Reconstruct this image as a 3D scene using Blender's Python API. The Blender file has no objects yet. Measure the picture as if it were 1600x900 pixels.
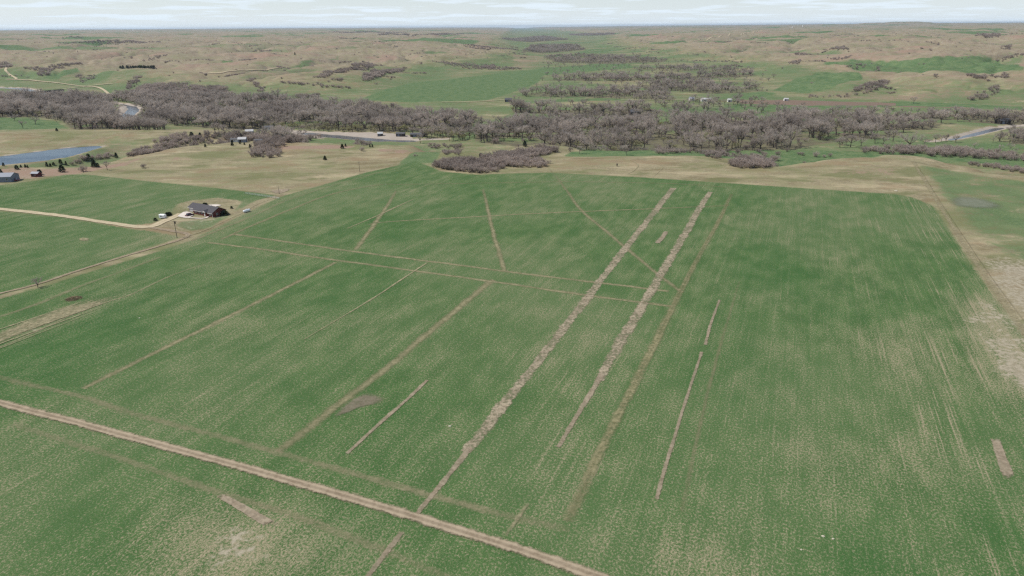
import bpy, math, random
import numpy as np
from mathutils import Vector, Matrix
random.seed(7); RNG = np.random.default_rng(7)
sc = bpy.context.scene
COL = sc.collection
rad = math.radians

# ---------------------------------------------------------------- camera
FPX, PITCH, ROLL, CAMZ = 1067.0, rad(20.97), rad(-0.43), 105.0
cam_d = bpy.data.cameras.new('camera'); cam_d.sensor_width = 36.0; cam_d.lens = 36.0*FPX/1600.0
cam_d.clip_start = 1.0; cam_d.clip_end = 120000.0
cam = bpy.data.objects.new('camera', cam_d); COL.objects.link(cam)
RM = Matrix.Rotation(math.pi/2-PITCH, 3, 'X') @ Matrix.Rotation(ROLL, 3, 'Z')
cam.matrix_world = Matrix.Translation((0, 0, CAMZ)) @ RM.to_4x4()
sc.camera = cam
R = np.array(RM)

# ---------------------------------------------------------------- sky, sun, exposure
SUN_EL = rad(54)
world = bpy.data.worlds.new('World'); sc.world = world; world.use_nodes = True
wn = world.node_tree; wn.nodes.clear()
def wnode(t, **k):
    n = wn.nodes.new(t)
    for a, b in k.items(): setattr(n, a, b)
    return n
sky = wnode('ShaderNodeTexSky', sky_type='NISHITA', sun_disc=False, sun_elevation=SUN_EL, sun_rotation=rad(-90),
            altitude=500.0, air_density=1.0, dust_density=0.7, ozone_density=1.0)
tc = wnode('ShaderNodeTexCoord'); sep = wnode('ShaderNodeSeparateXYZ')
wn.links.new(tc.outputs['Generated'], sep.inputs[0])
zc = wnode('ShaderNodeMath', operation='MAXIMUM'); zc.inputs[1].default_value = 0.0
wn.links.new(sep.outputs['Z'], zc.inputs[0])
za = wnode('ShaderNodeMath', operation='ADD'); za.inputs[1].default_value = 0.045
wn.links.new(zc.outputs[0], za.inputs[0])
def wdiv(o):
    m = wnode('ShaderNodeMath', operation='DIVIDE'); wn.links.new(o, m.inputs[0]); wn.links.new(za.outputs[0], m.inputs[1]); return m
comb = wnode('ShaderNodeCombineXYZ')
wn.links.new(wdiv(sep.outputs['X']).outputs[0], comb.inputs[0]); wn.links.new(wdiv(sep.outputs['Y']).outputs[0], comb.inputs[1])
cn = wnode('ShaderNodeTexNoise'); cn.inputs['Scale'].default_value = 0.55; cn.inputs['Detail'].default_value = 8; cn.inputs['Roughness'].default_value = 0.62
wn.links.new(comb.outputs[0], cn.inputs['Vector'])
cr = wnode('ShaderNodeMapRange'); cr.interpolation_type = 'SMOOTHSTEP'
cr.inputs['From Min'].default_value = 0.50; cr.inputs['From Max'].default_value = 0.66
wn.links.new(cn.outputs['Fac'], cr.inputs['Value'])
zt = wnode('ShaderNodeMath', operation='ADD'); zt.inputs[1].default_value = 0.02; wn.links.new(zc.outputs[0], zt.inputs[0])
tau = wnode('ShaderNodeMapRange'); tau.inputs['To Min'].default_value = -0.045; tau.inputs['To Max'].default_value = -0.20
wn.links.new(cr.outputs[0], tau.inputs['Value'])
dv = wnode('ShaderNodeMath', operation='DIVIDE'); wn.links.new(tau.outputs[0], dv.inputs[0]); wn.links.new(zt.outputs[0], dv.inputs[1])
ex = wnode('ShaderNodeMath', operation='EXPONENT'); wn.links.new(dv.outputs[0], ex.inputs[0])
veil = wnode('ShaderNodeMath', operation='SUBTRACT'); veil.inputs[0].default_value = 1.0; wn.links.new(ex.outputs[0], veil.inputs[1])   # opacity along the sight line
mixc = wnode('ShaderNodeMix', data_type='RGBA')
mixc.inputs['B'].default_value = (8.1, 9.2, 10.1, 1)      # lit cloud, in the units of the sky texture
wn.links.new(veil.outputs[0], mixc.inputs['Factor']); wn.links.new(sky.outputs[0], mixc.inputs['A'])
bg = wnode('ShaderNodeBackground'); bg.inputs['Strength'].default_value = 0.10
wn.links.new(mixc.outputs['Result'], bg.inputs['Color'])
wo = wnode('ShaderNodeOutputWorld'); wn.links.new(bg.outputs[0], wo.inputs['Surface'])

sun_d = bpy.data.lights.new('sun', 'SUN'); sun_d.energy = 4.9; sun_d.angle = rad(0.53); sun_d.color = (1.0, 0.945, 0.865)
sun = bpy.data.objects.new('sun', sun_d); COL.objects.link(sun)
sun.rotation_euler = (0, -(math.pi/2-SUN_EL), 0)            # light travels towards +X and down
vs = sc.view_settings; vs.view_transform = 'Standard'; vs.look = 'None'; vs.exposure = 0.0; vs.gamma = 1.0; vs.use_curve_mapping = False
sc.render.engine = 'CYCLES'
cy = sc.cycles
cy.max_bounces = 4; cy.diffuse_bounces = 2; cy.glossy_bounces = 2; cy.transparent_max_bounces = 12; cy.volume_bounces = 0
cy.use_denoising = False; cy.caustics_reflective = False; cy.caustics_refractive = False
cy.pixel_filter_type = 'BLACKMAN_HARRIS'; cy.filter_width = 1.35

# ---------------------------------------------------------------- geometry of the view: pixel of the 1600x900 photo <-> place on the land
def ray(px, py):
    d = R @ np.array([px-800.0, 450.0-py, -FPX]); return d
def P(px, py, z=0.0):
    d = ray(px, py); t = (z-CAMZ)/d[2]
    return np.array([d[0]*t, d[1]*t])
def PZ(pts, z=0.0): return np.array([P(a, b, z) for a, b in pts])
def project(x, y, z):
    v = np.stack([x, y, z-CAMZ], -1) @ R
    w = np.maximum(-v[..., 2], 1e-3)
    u = 800+v[..., 0]/w*FPX; vv = 450-v[..., 1]/w*FPX
    return np.where(v[..., 2] < -1, u, -9e9), np.where(v[..., 2] < -1, vv, -9e9)

# ---------------------------------------------------------------- numpy helpers
def _hash(ix, iy, s):
    h = (ix.astype(np.int64)*374761393 + iy.astype(np.int64)*668265263 + s*1442695041) & 0xffffffff
    h = ((h ^ (h >> 13))*1274126177) & 0xffffffff
    return ((h ^ (h >> 16)) & 0xffffff)/float(0x1000000)
def noise(x, y, s=0):
    x0 = np.floor(x); y0 = np.floor(y); fx = x-x0; fy = y-y0
    ux = fx*fx*fx*(fx*(fx*6-15)+10); uy = fy*fy*fy*(fy*(fy*6-15)+10)
    def g(ox, oy):
        a = _hash(x0+ox, y0+oy, s)*2*np.pi
        return np.cos(a)*(fx-ox)+np.sin(a)*(fy-oy)
    n0 = g(0, 0)*(1-ux)+g(1, 0)*ux; n1 = g(0, 1)*(1-ux)+g(1, 1)*ux
    return (n0*(1-uy)+n1*uy)*1.45
def fbm(x, y, s=0, o=4):
    a = 1.0; t = 0; n = 0
    for k in range(o):
        t = t+a*noise(x*2**k, y*2**k, s+k*17); n += a; a *= .52
    return t/n*1.3
def sst(a, b, x):
    t = np.clip((x-a)/(b-a), 0, 1); return t*t*(3-2*t)
def seg_dist(x, y, pts, closed):
    d = np.full(x.shape, 1e18); n = len(pts)
    for i in range(n if closed else n-1):
        a = pts[i]; b = pts[(i+1) % n]; e = b-a; L = max(e@e, 1e-9)
        t = np.clip(((x-a[0])*e[0]+(y-a[1])*e[1])/L, 0, 1)
        d = np.minimum(d, (x-a[0]-e[0]*t)**2+(y-a[1]-e[1]*t)**2)
    return np.sqrt(d)
def inside(x, y, pts):
    r = np.zeros(x.shape, bool); n = len(pts)
    for i in range(n):
        a = pts[i]; b = pts[(i+1) % n]
        if a[1] == b[1]: continue
        c = (a[1] > y) != (b[1] > y)
        r ^= c & (x < (b[0]-a[0])*(y-a[1])/(b[1]-a[1])+a[0])
    return r
def culled(f, x, y, pts, m, far):
    lo = pts.min(0)-m; hi = pts.max(0)+m
    k = (x > lo[0]) & (x < hi[0]) & (y > lo[1]) & (y < hi[1])
    out = np.full(x.shape, float(far))
    if k.any(): out[k] = f(x[k], y[k])
    return out
def sdf(x, y, pts, m=1e9):           # metres, positive inside
    return culled(lambda a, b: np.where(inside(a, b, pts), 1, -1)*seg_dist(a, b, pts, True), x, y, pts, m, -m)
def ldist(x, y, pts, m=1e9):
    return culled(lambda a, b: seg_dist(a, b, pts, False), x, y, pts, m, m)
def smooth_line(pts, step):
    pts = np.asarray(pts, float); q = np.vstack([2*pts[0]-pts[1], pts, 2*pts[-1]-pts[-2]]); out = []; par = []
    for i in range(1, len(q)-2):
        n = max(1, int(np.ceil(np.linalg.norm(q[i+1]-q[i])/step)))
        for k in range(n):
            t = k/n; p0, p1, p2, p3 = q[i-1], q[i], q[i+1], q[i+2]
            out.append(.5*((2*p1)+(-p0+p2)*t+(2*p0-5*p1+4*p2-p3)*t*t+(-p0+3*p1-3*p2+p3)*t**3)); par.append(i-1+t)
    out.append(pts[-1]); par.append(len(pts)-1.0)
    return np.array(out), np.array(par)

# ---------------------------------------------------------------- shape of the land
edge_px = [(-900, 300), (-300, 276), (0, 268), (80, 263), (150, 259), (200, 249), (300, 227), (400, 223), (500, 224), (600, 228), (650, 236),
           (700, 236), (760, 237), (830, 229), (862, 224), (892, 229), (960, 233), (1040, 238), (1110, 243), (1200, 250), (1290, 254), (1350, 248), (1390, 243),
           (1425, 246), (1500, 257), (1600, 269), (1900, 292), (2600, 330)]
BENCH = np.vstack([PZ(edge_px, 0.0), [[9000, -500], [9000, -60000], [-9000, -60000], [-9000, -500]]])
toeL = np.vstack([PZ([(-500, 128), (0, 127), (120, 132), (190, 146), (300, 147), (420, 149), (520, 146), (600, 140), (680, 118), (760, 104), (830, 98), (850, 84), (800, 70), (805, 60)], -15.0),
                  [[500, 60000], [-60000, 60000], [-60000, 2000]]])
toeR = np.vstack([PZ([(930, 57), (930, 72), (1000, 86), (1090, 98), (1190, 118), (1225, 140), (1300, 151), (1420, 157), (1600, 163), (2000, 178), (2600, 190)], -15.0),
                  [[60000, 2500], [60000, 60000], [1200, 60000]]])
RIVER = np.vstack([PZ([(-160, 134), (-60, 137), (25, 138.5), (62, 146), (120, 154), (190, 163), (209, 171), (197, 187), (250, 201), (400, 202), (480, 209), (560, 217), (640, 221), (760, 216), (950, 218),
                       (1200, 224), (1400, 225), (1484, 219), (1532, 208), (1560, 201), (1660, 194), (1900, 186), (2300, 178)], -17.0)])
RIVER, _par = smooth_line(RIVER, 60.0)
RIVER_W = np.interp(_par, range(23), [14, 14, 14, 13, -6, 4, 13, 10, -12, -12, 10, 15, 10, -12, -12, -12, -6, 5, 9, 7, 2, 2, 2])
def river_gap(x, y):
    """metres from the water's edge"""
    d = np.full(x.shape, 200.0)
    for k in range(len(RIVER)-1):
        d = np.minimum(d, ldist(x, y, RIVER[k:k+2], 120)-.5*(RIVER_W[k]+RIVER_W[k+1]))
    return d
POND = PZ([(-260, 262), (-120, 262), (0, 259), (60, 253), (110, 245), (135, 238), (158, 231), (168, 228.5), (150, 228), (100, 231.5), (50, 238), (0, 244.5), (-120, 254), (-260, 259)], -10.0)
RIDGE = PZ([(-420, 214), (-60, 210), (60, 206), (160, 205), (250, 205), (300, 208)], -5.0)
GULLY = [(PZ([(676, 256), (700, 262), (745, 267), (785, 256), (815, 244), (850, 236), (885, 226)], -2.0), 9.0, 26.0),
         (PZ([(1165, 258), (1195, 256), (1215, 244), (1240, 236)], -2.0), 8.0, 24.0),
         (PZ([(1500, 262), (1560, 266), (1640, 262), (1700, 250)], -2.0), 7.0, 22.0)]
def height(x, y, detail=True):
    x = np.asarray(x, float); y = np.asarray(y, float)
    r = np.hypot(x, y)
    s = -sdf(x, y, BENCH)
    wob = (noise(x/60, y/60, 3)*15+noise(x/22, y/22, 4)*6)*sst(300, 600, r)
    drop = sst(0, 62, s+wob)
    z = -15.0*drop + .5*fbm(x/90, y/90, 5, 3)*drop
    # low ridge beyond the pond, and the pond basin
    z = z + 9.5*np.exp(-(ldist(x, y, RIDGE, 400)/62.0)**2)*sst(5, 60, s)
    pd = sdf(x, y, POND, 80.0)
    z = np.where(pd > -30, z*(1-sst(-30, -2, pd))+(-9.2)*sst(-30, -2, pd), z)
    z = z-2.2*sst(-3, 8, pd)
    for pts, dep, w in GULLY:
        z = z-np.minimum(dep, 15+z)*np.exp(-(ldist(x, y, pts, 120)/w)**2)*sst(-25, 4, s+6)
    # hills
    sl = sdf(x, y, toeL); sr = sdf(x, y, toeR); h = np.maximum(np.maximum(sl, sr), 0)
    if detail:
        h = np.maximum(h+noise(x/260, y/260, 9)*90*sst(20, 300, h), 0)
    rise = 34*(1-np.exp(-h/300))+70*(1-np.exp(-h/6500))
    z = z+rise
    if detail:
        amp = 1-np.exp(-h/240)
        wx = x+120*noise(x/340, y/340, 41)+28*noise(x/95, y/95, 43); wy = y+120*noise(x/340, y/340, 42)+28*noise(x/95, y/95, 44)
        rid = 1-np.abs(noise(wx/520, wy/520, 11))*2.2
        rid2 = 1-np.abs(noise(wx/190, wy/190, 12))*2.2
        far = sst(5000, 14000, r)
        z = z-amp*(24*np.clip(rid, 0, 1)**2*(1-.5*far)+9*np.clip(rid2, 0, 1)**2*(1-.8*far)-10)
        rid3 = 1-np.abs(noise(wx/85, wy/85, 16))*2.4; near = sst(10, 120, h)*(1-.75*sst(700, 2200, h))
        z = z-near*(5*np.clip(rid3, 0, 1)**2-2)
        z = z+amp*(15*fbm(x/1100, y/1100, 13, 3)+14*fbm(x/3800, y/3800, 14, 2))+amp*4.5*fbm(x/90, y/90, 15, 3)*(1-.8*far)
        # far mesas on the horizon
        az = np.degrees(np.arctan2(x, y))
        mesa = sst(25.2, 26.1, az)*(1-sst(29.6, 30.4, az))*.75+sst(26.9, 27.6, az)*(1-sst(29.0, 29.7, az))*.3+.45*sst(22.5, 23.5, az)*(1-sst(32, 34, az))
        z = z+36*mesa*sst(15500, 17000, r)*(1-sst(22000, 26000, r))
    # river channel
    rd = river_gap(x, y)
    return z-2.8*(1-sst(-8, 5, rd))*(1-sst(0, 40, h))*drop

AZS = np.radians(np.concatenate([np.arange(-180, -51, 4.0), np.linspace(-50, 50, 1001), np.arange(54, 180, 4.0)]))
RRS = np.concatenate([[8, 25, 45, 62, 78], np.geomspace(90, 48000, 640)])
GX = RRS[:, None]*np.sin(AZS)[None]; GY = RRS[:, None]*np.cos(AZS)[None]
GH = height(GX.ravel(), GY.ravel()).reshape(GX.shape)
_az2 = np.append(AZS, AZS[0]+2*np.pi); _gh2 = np.hstack([GH, GH[:, :1]])
def hfast(x, y):
    """height of the ground mesh itself"""
    r = np.clip(np.hypot(x, y), RRS[0], RRS[-1]*.9999); a = np.arctan2(x, y)
    i = np.clip(np.searchsorted(RRS, r, side='right')-1, 0, len(RRS)-2); j = np.clip(np.searchsorted(_az2, a, side='right')-1, 0, len(_az2)-2)
    u = (r-RRS[i])/(RRS[i+1]-RRS[i]); v = (a-_az2[j])/(_az2[j+1]-_az2[j])
    return (_gh2[i, j]*(1-v)+_gh2[i, j+1]*v)*(1-u)+(_gh2[i+1, j]*(1-v)+_gh2[i+1, j+1]*v)*u
def place(px, py, z0=-15.0, n=7):
    """the spot on the land seen at a pixel of the photograph"""
    d = ray(px, py); d = d/np.hypot(d[0], d[1])
    t = np.geomspace(15, 30000, 1000)
    zz = CAMZ+d[2]*t; hh = hfast(d[0]*t, d[1]*t)
    k = np.argmax(zz < hh)
    if k == 0: k = 999
    a, b = t[k-1], t[k]
    for _ in range(14):
        m = .5*(a+b)
        if CAMZ+d[2]*m < hfast(np.array([d[0]*m]), np.array([d[1]*m]))[0]: b = m
        else: a = m
    return np.array([d[0]*b, d[1]*b])
def PL(pts): return np.array([place(a, b) for a, b in pts])
def hz(x, y): return float(hfast(np.array([x]), np.array([y]))[0])

# ---------------------------------------------------------------- properties
def tag(o, label=None, cat=None, group=None, kind=None):
    if label: o['label'] = label
    if cat: o['category'] = cat
    if group: o['group'] = group
    if kind: o['kind'] = kind
    return o
def mesh_obj(name, verts, faces, mat, parent=None, smooth=False):
    me = bpy.data.meshes.new(name); me.from_pydata([tuple(map(float, v)) for v in verts], [], [tuple(map(int, f)) for f in faces]); me.update()
    for m in (mat if isinstance(mat, (list, tuple)) else [mat]):
        if m: me.materials.append(m)
    if smooth: me.polygons.foreach_set('use_smooth', [True]*len(me.polygons))
    o = bpy.data.objects.new(name, me); COL.objects.link(o)
    if parent: o.parent = parent
    return o
def empty(name, loc, rz=0.0):
    o = bpy.data.objects.new(name, None); COL.objects.link(o); o.empty_display_size = .5
    o.location = loc; o.rotation_euler = (0, 0, rz); return o

# ---------------------------------------------------------------- node helpers
class NT:
    def __init__(s, tree): s.t = tree
    def n(s, typ, **k):
        n = s.t.nodes.new(typ)
        for a, b in k.items(): setattr(n, a, b)
        return n
    def put(s, inp, v):
        if isinstance(v, bpy.types.NodeSocket): s.t.links.new(v, inp)
        else:
            if inp.type == 'RGBA' and len(v) == 3: v = (*v, 1)
            inp.default_value = v
    def m(s, op, a, b=0.0, c=None, clamp=False):
        n = s.n('ShaderNodeMath', operation=op, use_clamp=clamp); s.put(n.inputs[0], a); s.put(n.inputs[1], b)
        if c is not None: s.put(n.inputs[2], c)
        return n.outputs[0]
    def ss(s, x, a, b, lo=0.0, hi=1.0):
        n = s.n('ShaderNodeMapRange', interpolation_type='SMOOTHSTEP')
        s.put(n.inputs['Value'], x); n.inputs['From Min'].default_value = a; n.inputs['From Max'].default_value = b
        n.inputs['To Min'].default_value = lo; n.inputs['To Max'].default_value = hi; return n.outputs[0]
    def lin(s, x, a, b, lo=0.0, hi=1.0):
        n = s.n('ShaderNodeMapRange'); s.put(n.inputs['Value'], x); n.inputs['From Min'].default_value = a; n.inputs['From Max'].default_value = b
        n.inputs['To Min'].default_value = lo; n.inputs['To Max'].default_value = hi; return n.outputs[0]
    def mix(s, f, a, b):
        n = s.n('ShaderNodeMix', data_type='RGBA'); s.put(n.inputs['Factor'], f); s.put(n.inputs['A'], a); s.put(n.inputs['B'], b); return n.outputs['Result']
    def noise(s, vec, scale, detail=3, rough=.55, dist=0.0):
        n = s.n('ShaderNodeTexNoise'); s.put(n.inputs['Vector'], vec); n.inputs['Scale'].default_value = scale
        n.inputs['Detail'].default_value = detail; n.inputs['Roughness'].default_value = rough; n.inputs['Distortion'].default_value = dist
        return n.outputs['Fac']
    def mapping(s, vec, scale=(1, 1, 1), rz=0.0, loc=(0, 0, 0)):
        n = s.n('ShaderNodeMapping'); s.put(n.inputs['Vector'], vec); n.inputs['Scale'].default_value = scale
        n.inputs['Rotation'].default_value = (0, 0, rz); n.inputs['Location'].default_value = loc; return n.outputs[0]
    def attr(s, name): return s.n('ShaderNodeAttribute', attribute_name=name)
def new_mat(name):
    m = bpy.data.materials.new(name); m.use_nodes = True; m.node_tree.nodes.clear(); return m, NT(m.node_tree)
def finish(nt, col, rough=.9, bump=None, bumpd=.1, alpha=None, spec=.2, metal=0.0, trans=None):
    b = nt.n('ShaderNodeBsdfPrincipled'); nt.put(b.inputs['Base Color'], col); nt.put(b.inputs['Roughness'], rough)
    b.inputs['Specular IOR Level'].default_value = spec; b.inputs['Metallic'].default_value = metal
    if bump is not None:
        bn = nt.n('ShaderNodeBump'); bn.inputs['Strength'].default_value = 1.0; bn.inputs['Distance'].default_value = bumpd
        nt.put(bn.inputs['Height'], bump); nt.t.links.new(bn.outputs[0], b.inputs['Normal'])
    if alpha is not None: nt.put(b.inputs['Alpha'], alpha)
    o = nt.n('ShaderNodeOutputMaterial'); nt.t.links.new(b.outputs[0], o.inputs['Surface']); return b
_mats = {}
def flat(name, col, rough=.7, metal=0.0, spec=.3, var=.12, scale=1.5):
    """plain paint / metal / wood with a little uneven wear"""
    if name in _mats: return _mats[name]
    m, nt = new_mat(name); g = nt.n('ShaderNodeNewGeometry').outputs['Position']
    f = nt.noise(g, scale, 4, .6)
    c = nt.mix(f, tuple(max(0, v*(1-var)) for v in col), tuple(min(1, v*(1+var)) for v in col))
    finish(nt, c, rough, metal=metal, spec=spec); _mats[name] = m; return m

ROW = rad(22.2)                                     # the drill rows run 22 degrees right of the view
def wheat_group():
    g = bpy.data.node_groups.new('wheat', 'ShaderNodeTree')
    g.interface.new_socket('Color', in_out='OUTPUT', socket_type='NodeSocketColor');
    g.interface.new_socket('Thin', in_out='INPUT', socket_type='NodeSocketFloat')
    nt = NT(g); gi = g.nodes.new('NodeGroupInput'); go = g.nodes.new('NodeGroupOutput')
    pos = nt.n('ShaderNodeNewGeometry').outputs['Position']
    v = nt.mapping(pos, rz=ROW)                      # x across the rows, y along them
    big = nt.noise(pos, .006, 3, .55)
    patch = nt.noise(nt.mapping(v, (1, .6, 1)), .028, 4, .6)
    patch2 = nt.noise(nt.mapping(v, (1, .45, 1), loc=(31, 7, 0)), .13, 3, .6)
    streak = nt.noise(nt.mapping(v, (1, .022, 1)), .55, 3, .65)
    rowl = nt.noise(nt.mapping(v, (1, .012, 1)), 1.5, 2, .5)
    speck = nt.lin(nt.noise(nt.mapping(v, (1.15, .85, 1)), 1.7, 4, .82), .24, .76, 0.0, 1.0)
    fine = nt.noise(v, 4.2, 2, .6)
    sx = nt.n('ShaderNodeSeparateXYZ'); nt.put(sx.inputs[0], v)
    east = nt.ss(sx.outputs['X'], 15.0, 75.0)         # the eastern half was drilled in wider, patchier passes
    t = nt.m('MULTIPLY_ADD', nt.m('SUBTRACT', patch, .5), .26, speck)
    t = nt.m('MULTIPLY_ADD', nt.m('SUBTRACT', patch2, .5), .36, t)
    t = nt.m('MULTIPLY_ADD', nt.m('SUBTRACT', streak, .5), nt.lin(east, 0, 1, .22, .30), t)
    t = nt.m('MULTIPLY_ADD', nt.m('SUBTRACT', rowl, .5), nt.lin(east, 0, 1, .10, .32), t)
    t = nt.m('MULTIPLY_ADD', nt.m('SUBTRACT', big, .5), .25, t)
    miss = nt.m('MULTIPLY', nt.ss(rowl, .60, .70), nt.ss(patch, .40, .62))      # drill misses: thin pale rows
    t = nt.m('MULTIPLY_ADD', miss, nt.lin(east, 0, 1, .10, .30), t)
    t = nt.m('ADD', t, gi.outputs['Thin'])
    f = nt.ss(t, .445, .85)
    gr = nt.mix(nt.ss(patch2, .35, .65), (.040, .094, .026), (.056, .120, .034))
    gr = nt.mix(nt.ss(big, .4, .62), gr, (.068, .122, .043))
    gr = nt.mix(nt.ss(fine, .42, .75), gr, (.088, .142, .060))
    tan = nt.mix(nt.ss(fine, .3, .7), (.185, .160, .102), (.345, .300, .198))
    lush = nt.m('MULTIPLY', nt.ss(nt.noise(nt.mapping(v, (1, .5, 1), loc=(90, 40, 0)), .016, 3, .6), .50, .64), .38)
    gr = nt.mix(lush, gr, (.026, .092, .022))
    f = nt.m('MULTIPLY', f, nt.m('SUBTRACT', 1.0, nt.m('MULTIPLY', lush, .7)))
    col = nt.mix(f, gr, tan)
    g.links.new(col, go.inputs['Color'])
    return g
WHEAT = wheat_group()

# ---------------------------------------------------------------- ground
def ground_material():
    m, nt = new_mat('land')
    pos = nt.n('ShaderNodeNewGeometry').outputs['Position']
    c1 = nt.attr('cover_a'); c2 = nt.attr('cover_b')
    s1 = nt.n('ShaderNodeSeparateColor'); nt.put(s1.inputs[0], c1.outputs['Color'])
    s2 = nt.n('ShaderNodeSeparateColor'); nt.put(s2.inputs[0], c2.outputs['Color'])
    wheat, green, wood, red = s1.outputs[0], s1.outputs[1], s1.outputs[2], c1.outputs['Alpha']
    sand, bare, plough, pinky = s2.outputs[0], s2.outputs[1], s2.outputs[2], c2.outputs['Alpha']
    n1 = nt.noise(pos, .012, 4, .6); n2 = nt.noise(pos, .07, 4, .65); n3 = nt.noise(pos, .5, 3, .7); n4 = nt.noise(pos, 2.6, 2, .6)
    rough_n = nt.m('MULTIPLY_ADD', n2, .5, nt.m('MULTIPLY', n3, .5))
    dry = nt.mix(nt.ss(n2, .32, .68), (.195, .168, .106), (.292, .252, .160))
    dry = nt.mix(nt.ss(n3, .45, .75), dry, (.345, .295, .185))
    dry = nt.mix(nt.m('MULTIPLY', nt.ss(n4, .5, .75), .5), dry, (.130, .120, .070))
    n5 = nt.noise(nt.mapping(pos, (.35, 1, 1), rz=.2), .05, 4, .7)
    dry = nt.mix(nt.m('MULTIPLY', nt.ss(n5, .50, .66), .75), dry, (.155, .128, .070))
    dry = nt.mix(nt.m('MULTIPLY', nt.ss(n5, .36, .47, 1.0, 0.0), .7), dry, (.365, .310, .200))
    n6 = nt.noise(nt.mapping(pos, (.6, 1, 1), rz=-.3), .022, 4, .62)
    dry = nt.mix(nt.m('MULTIPLY', nt.ss(n6, .52, .62), .8), dry, (.135, .142, .066))
    dry = nt.mix(nt.m('MULTIPLY', nt.ss(n6, .38, .47, 1.0, 0.0), .6), dry, (.225, .162, .098))
    hill = nt.mix(nt.ss(n2, .3, .7), (.198, .158, .112), (.318, .268, .192))
    hill = nt.mix(nt.ss(n3, .5, .8), hill, (.140, .120, .085))
    col = nt.mix(pinky, dry, hill)
    col = nt.mix(nt.m('MULTIPLY', nt.ss(nt.m('MULTIPLY_ADD', n2, .5, nt.m('MULTIPLY', n1, .5)), .44, .62), .6), col, (.165, .175, .085))
    redc = nt.mix(n3, (.205, .138, .100), (.315, .230, .175))
    col = nt.mix(nt.ss(nt.m('ADD', red, nt.m('MULTIPLY', nt.m('SUBTRACT', rough_n, .5), 3.0)), .35, .75), col, redc)
    gcol = nt.mix(nt.ss(rough_n, .38, .62), (.062, .118, .048), (.135, .175, .082))
    gf = nt.ss(nt.m('ADD', green, nt.m('MULTIPLY', nt.m('SUBTRACT', rough_n, .5), 2.0)), .25, .75)
    col = nt.mix(gf, col, gcol)
    litter = nt.mix(nt.ss(n2, .35, .65), (.095, .085, .062), (.150, .140, .085))
    litter = nt.mix(nt.ss(n1, .52, .66), litter, (.120, .160, .070))
    col = nt.mix(nt.ss(nt.m('ADD', wood, nt.m('MULTIPLY', nt.m('SUBTRACT', n2, .5), 1.8)), .3, .7), col, litter)
    col = nt.mix(nt.ss(nt.m('ADD', plough, nt.m('MULTIPLY', nt.m('SUBTRACT', n2, .5), .5)), .4, .6), col, nt.mix(n3, (.150, .105, .080), (.200, .150, .115)))
    col = nt.mix(nt.ss(nt.m('ADD', sand, nt.m('MULTIPLY', nt.m('SUBTRACT', n2, .5), .6)), .4, .6), col, nt.mix(n2, (.270, .235, .195), (.400, .350, .300)))
    barec = nt.mix(nt.ss(n3, .35, .65), (.235, .205, .145), (.330, .295, .220))
    col = nt.mix(nt.ss(nt.m('ADD', bare, nt.m('MULTIPLY', nt.m('SUBTRACT', rough_n, .5), 2.6)), .35, .85), col, barec)
    wg = nt.n('ShaderNodeGroup'); wg.node_tree = WHEAT
    nt.put(wg.inputs['Thin'], nt.m('MULTIPLY', bare, .30))
    wf = nt.ss(nt.m('ADD', wheat, nt.m('MULTIPLY', nt.m('SUBTRACT', n3, .5), .25)), .44, .56)
    wf = nt.m('MULTIPLY', wf, nt.m('SUBTRACT', 1.0, nt.ss(nt.m('ADD', bare, nt.m('MULTIPLY', nt.m('SUBTRACT', rough_n, .5), 3.2)), .62, 1.0)))
    col = nt.mix(wf, col, wg.outputs['Color'])
    finish(nt, col, .95, bump=nt.noise(pos, 1.3, 3, .7), bumpd=.22, spec=.06)
    return m

F_MAIN = PZ([(-700, 760), (-250, 540), (0, 467), (70, 447), (160, 419), (250, 392), (300, 375), (345, 352), (400, 325), (440, 307), (500, 290), (570, 270), (620, 259), (650, 252), (672, 260), (690, 268), (745, 273), (800, 271), (860, 270),
             (1000, 277), (1150, 287), (1300, 297), (1395, 303), (1425, 308), (1458, 322), (1492, 372), (1520, 415), (1556, 466), (1602, 530), (1672, 620), (1990, 1050), (900, 1900), (-800, 1500)])
F_NORTH = PZ([(-400, 300), (0, 289), (60, 282), (100, 273), (135, 272.5), (230, 283), (330, 293), (400, 301), (432, 305), (405, 312), (385, 318), (372, 313), (340, 309), (300, 313), (278, 318), (266, 335), (238, 349), (208, 351.5), (100, 335), (0, 325.5), (-400, 300)])
F_SOUTH = PZ([(-500, 330), (0, 329.5), (100, 340), (205, 357.5), (235, 361), (284, 370), (240, 384), (170, 408), (80, 437), (0, 461), (-500, 560)])
PASTURE = PZ([(1432, 255), (1500, 268), (1620, 285), (1800, 320), (1800, 430), (1600, 408), (1530, 385), (1500, 350), (1465, 305)])
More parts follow.
